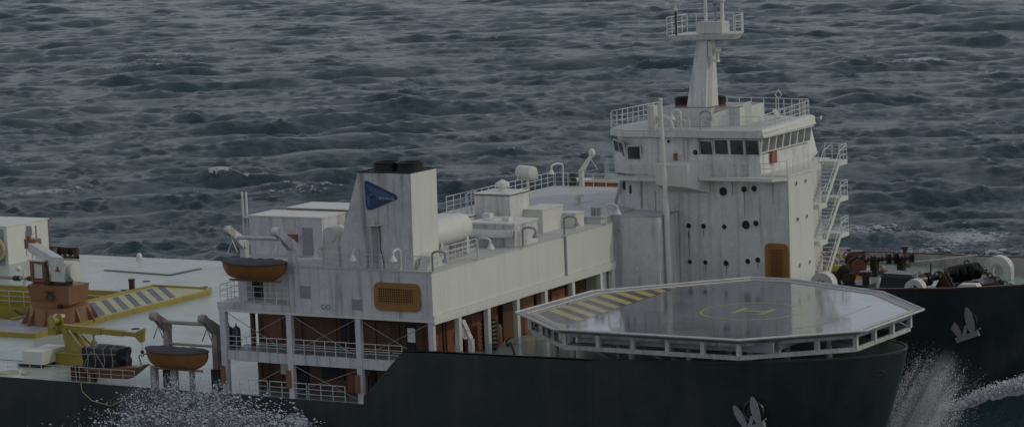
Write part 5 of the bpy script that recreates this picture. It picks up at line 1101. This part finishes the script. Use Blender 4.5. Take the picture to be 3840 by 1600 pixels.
# ------------------------------------------------------------------ bow wave and spray
bwv = MB(); nx_, ny_ = 110, 60; vs=[]
fo = []
for i in range(nx_):
    x = 26+34*i/(nx_-1)
    for j in range(ny_):
        y = 16.5+28.5*j/(ny_-1); crest = float(np.interp(x,[26,34,37.5,39.6,41.8,45,60],[-1.5,-.6,.4,1.7,2.5,3.7,5.0]))
        d_ = (44.2-y); s_ = math.exp(-(max(0,d_-1.2)/3.6)**1.4); 
        z = -.8+(crest+.8)*s_+.35*mn.noise(Vector((x*.35,y*.35,0)))+.18*mn.noise(Vector((x*1.1,y*1.1,3)))+ .8*math.exp(-((x-40)/3)**2-((y-26)/5)**2)
        vs.append((x,y,z)); fo.append(.62*math.exp(-((d_-1.0)/1.6)**2) + (.5 if d_<2.2 else 0) + .10*math.exp(-((y-25)/6)**2))
fs=[(i*ny_+j,(i+1)*ny_+j,(i+1)*ny_+j+1,i*ny_+j+1) for i in range(nx_-1) for j in range(ny_-1)]
me = bpy.data.meshes.new('bow_wave'); me.from_pydata(vs,[],fs); at=me.attributes.new('foam','FLOAT','POINT'); at.data.foreach_set('value',np.array(fo,'f'))
for p in me.polygons: p.use_smooth=True
me.materials.append(M['sea']); o=bpy.data.objects.new('bow_wave',me); COL.objects.link(o); o['kind']='structure'

def droplets(name, label, P_, size, mat='foam', stretch=None, dirs=None):
    n_ = len(P_); base = np.array([(1,0,0),(-1,0,0),(0,1,0),(0,-1,0),(0,0,1),(0,0,-1)],float); F = np.array([(0,2,4),(2,1,4),(1,3,4),(3,0,4),(2,0,5),(1,2,5),(3,1,5),(0,3,5)])
    sc = size[:,None,None]*(rng.uniform(.6,1.4,(n_,1,3)))
    V = base[None]*sc
    if dirs is not None:
        V = base[None]*size[:,None,None]*.55
        d = dirs/np.linalg.norm(dirs,axis=1,keepdims=True)
        V = V + (V@d[:,:,None])*d[:,None,:]*(stretch-1)
    V = V+P_[:,None,:]; fs = F[None]+(np.arange(n_)*6)[:,None,None]
    me = bpy.data.meshes.new(name); me.vertices.add(n_*6); me.vertices.foreach_set('co',V.astype('f').ravel())
    fs = fs.reshape(-1,3); me.loops.add(fs.size); me.loops.foreach_set('vertex_index',fs.astype('i').ravel()); me.polygons.add(len(fs)); me.polygons.foreach_set('loop_start',(np.arange(len(fs))*3).astype('i')); me.update(calc_edges=True)
    me.polygons.foreach_set('use_smooth', np.ones(len(fs),bool))
    me.materials.append(M[mat]); o=bpy.data.objects.new(name,me); COL.objects.link(o); o['label']=label; o['category']='spray'; o['kind']='stuff'; return o
# splash amidships
n_=60000
X = rng.uniform(-47,-11,n_)
topz = np.interp(X,[-48,-44,-40,-36,-32,-28,-24,-20,-17,-14.5,-12.5,-11],[1.0,2.2,4.0,5.4,6.6,7.2,7.0,6.2,5.6,4.6,3.4,1.0])
tt_ = rng.uniform(0,1,n_)**.9; Zs = -1.5+(topz+2.6)*tt_
Yd = -1.0-rng.gamma(2.0,.9,n_)
cl = np.array([mn.noise(Vector((a*.45,b_*.5,c_*.8))) for a,b_,c_ in zip(X,Yd,Zs)])
cl2 = np.array([mn.noise(Vector((a*1.5,b_*1.5,c_*2.6+7))) for a,b_,c_ in zip(X,Yd,Zs)])
edge = np.clip((topz-Zs)/2.0,0,1)
dens = np.clip((.22+.55*cl+.75*cl2)*np.interp(X,[-47,-38,-32,-27,-14,-11],[.05,.25,.8,1.2,1.2,.8])*(.12+.88*edge),0,1)
keep = rng.uniform(0,1,n_) < dens
Pp = np.stack([X,Yd,Zs],1)[keep]; m_ = len(Pp); sz = np.clip(rng.lognormal(-2.35,.45,m_),.04,.26)
dr = np.stack([np.full(m_,1.0),rng.normal(0,.1,m_),rng.normal(-.05,.25,m_)],1)
droplets('splash_droplets','burst of white spray drops against the black hull below the lower lifeboat',Pp,sz,stretch=2.0,dirs=dr)
# finer spray between the drops and a torn white crest at its forward end
n_=90000
X = np.where(rng.uniform(0,1,n_)<.75, rng.normal(-25,6.5,n_), rng.normal(-14.2,1.2,n_)); topz = np.interp(X,[-48,-44,-40,-36,-32,-28,-24,-20,-17,-14.5,-12.5,-11],[1.0,2.0,4.4,6.4,8.4,8.6,7.6,6.2,5.6,4.8,3.6,1.0])
Zs = -1.5+(topz+1.5)*rng.beta(1.3,1.3,n_); Yd = -1.0-rng.gamma(2.0,.8,n_)
cl = np.array([mn.noise(Vector((a*.8,b_*.8,c_*1.2+3))) for a,b_,c_ in zip(X,Yd,Zs)])
keep = rng.uniform(0,1,n_) < np.clip(.35+1.3*cl,0,1)*np.where(X>-16.5,1.0,.8)
Pp = np.stack([X,Yd,Zs],1)[keep]; sz = np.clip(rng.lognormal(-3.5,.5,len(Pp)),.012,.09)
droplets('splash_spray','fine white spray between the larger drops beside the black hull',Pp,sz)
# plume between the bows
n_=170000
t_ = rng.beta(1.2,2.0,n_)
by = 19.5+rng.normal(0,1.0,n_)+t_*1.0; sp_ = rng.normal(0,1,n_)*(1.1+t_*.9); bx = 40.6+sp_+t_*4.6; bz = 1.6+t_*9.0-.45*sp_
dr = np.stack([np.full(n_,.62)+rng.normal(0,.12,n_), np.full(n_,.25)+rng.normal(0,.1,n_), np.full(n_,.85)+rng.normal(0,.1,n_)],1)
fan = np.array([mn.noise(Vector((a*1.2-c_*.7,b_*.6,0))) for a,b_,c_ in zip(bx,by,bz)])
keep = rng.uniform(0,1,n_) < np.clip(.55+1.6*fan,0.05,1)*np.clip(1.1-t_,0,1)
Pp=np.stack([bx,by,bz],1)[keep]; sz=np.clip(rng.lognormal(-4.1,.45,len(Pp)),.008,.06)
droplets('bow_plume','tall plume of fine white spray rising between the two bows',Pp,sz,stretch=4.0,dirs=dr[keep])
# crest froth
n_=14000
X=rng.uniform(35,58,n_); cz=np.interp(X,[26,34,37.5,39.6,41.8,45,60],[-1.5,-.6,.4,1.7,2.5,3.7,5.0]); Y=43.2+rng.normal(0,.7,n_)
Pp=np.stack([X,np.minimum(Y,44.2),cz+.1+np.abs(rng.normal(0,.35,n_))-.9*np.clip(43-Y,0,3)*.4],1); sz=np.clip(rng.lognormal(-3.0,.5,n_),.02,.14)
droplets('crest_froth','ragged white froth along the wave climbing the far hull',Pp,sz)

# fine mist hanging in the plume and the splash
def mist(name, label, c, scale, rot, dens, nscale, seed):
    m = bpy.data.materials.new(name); m.use_nodes = True; nt = m.node_tree
    nt.nodes.remove(nt.nodes['Principled BSDF']); out = nt.nodes['Material Output']
    vp = N(nt, 'ShaderNodeVolumePrincipled'); vp.inputs['Color'].default_value = (.95,.95,.97,1); vp.inputs['Anisotropy'].default_value = .1
    tc = N(nt, 'ShaderNodeTexCoord'); ln = N(nt, 'ShaderNodeVectorMath', operation='LENGTH'); nt.links.new(tc.outputs['Object'], ln.inputs[0])
    fall = N(nt, 'ShaderNodeMapRange', interpolation_type='SMOOTHSTEP'); fall.inputs[1].default_value = 1.0; fall.inputs[2].default_value = .15; nt.links.new(ln.outputs['Value'], fall.inputs[0])
    mp = N(nt, 'ShaderNodeMapping'); mp.inputs['Scale'].default_value = nscale; mp.inputs['Location'].default_value = (seed,seed,0); nt.links.new(tc.outputs['Object'], mp.inputs['Vector'])
    nz = N(nt, 'ShaderNodeTexNoise'); nz.inputs['Scale'].default_value = 1; nz.inputs['Detail'].default_value = 5; nz.inputs['Roughness'].default_value = .65; nt.links.new(mp.outputs[0], nz.inputs['Vector'])
    r_ = ramp(nt, .36, .72); nt.links.new(nz.outputs[0], r_.inputs[0])
    m1 = N(nt, 'ShaderNodeMath', operation='MULTIPLY'); nt.links.new(fall.outputs[0], m1.inputs[0]); nt.links.new(r_.outputs[0], m1.inputs[1])
    m2 = N(nt, 'ShaderNodeMath', operation='MULTIPLY'); m2.inputs[1].default_value = dens; nt.links.new(m1.outputs[0], m2.inputs[0]); nt.links.new(m2.outputs[0], vp.inputs['Density'])
    nt.links.new(vp.outputs[0], out.inputs['Volume'])
    b = MB().sphere((0,0,0),1,20); me = b.mesh(name, (0,0,0)); me.materials.append(m)
    o = bpy.data.objects.new(name, me); COL.objects.link(o); o.location = c; o.scale = scale; o.rotation_euler = rot
    tag(o, label, 'spray', kind='stuff')
mist('plume_mist', 'soft mist around the spray plume between the two bows', (43.0,20,5.6), (2.6,2.0,6.6), (0,math.radians(26),0), 1.25, (5,2,.9), 3)
mist('splash_mist', 'thin white mist over the splash beside the black hull', (-27,-2.8,2.6), (13,2.0,6.0), (0,math.radians(5),0), .8, (3.5,1,2.0), 9)
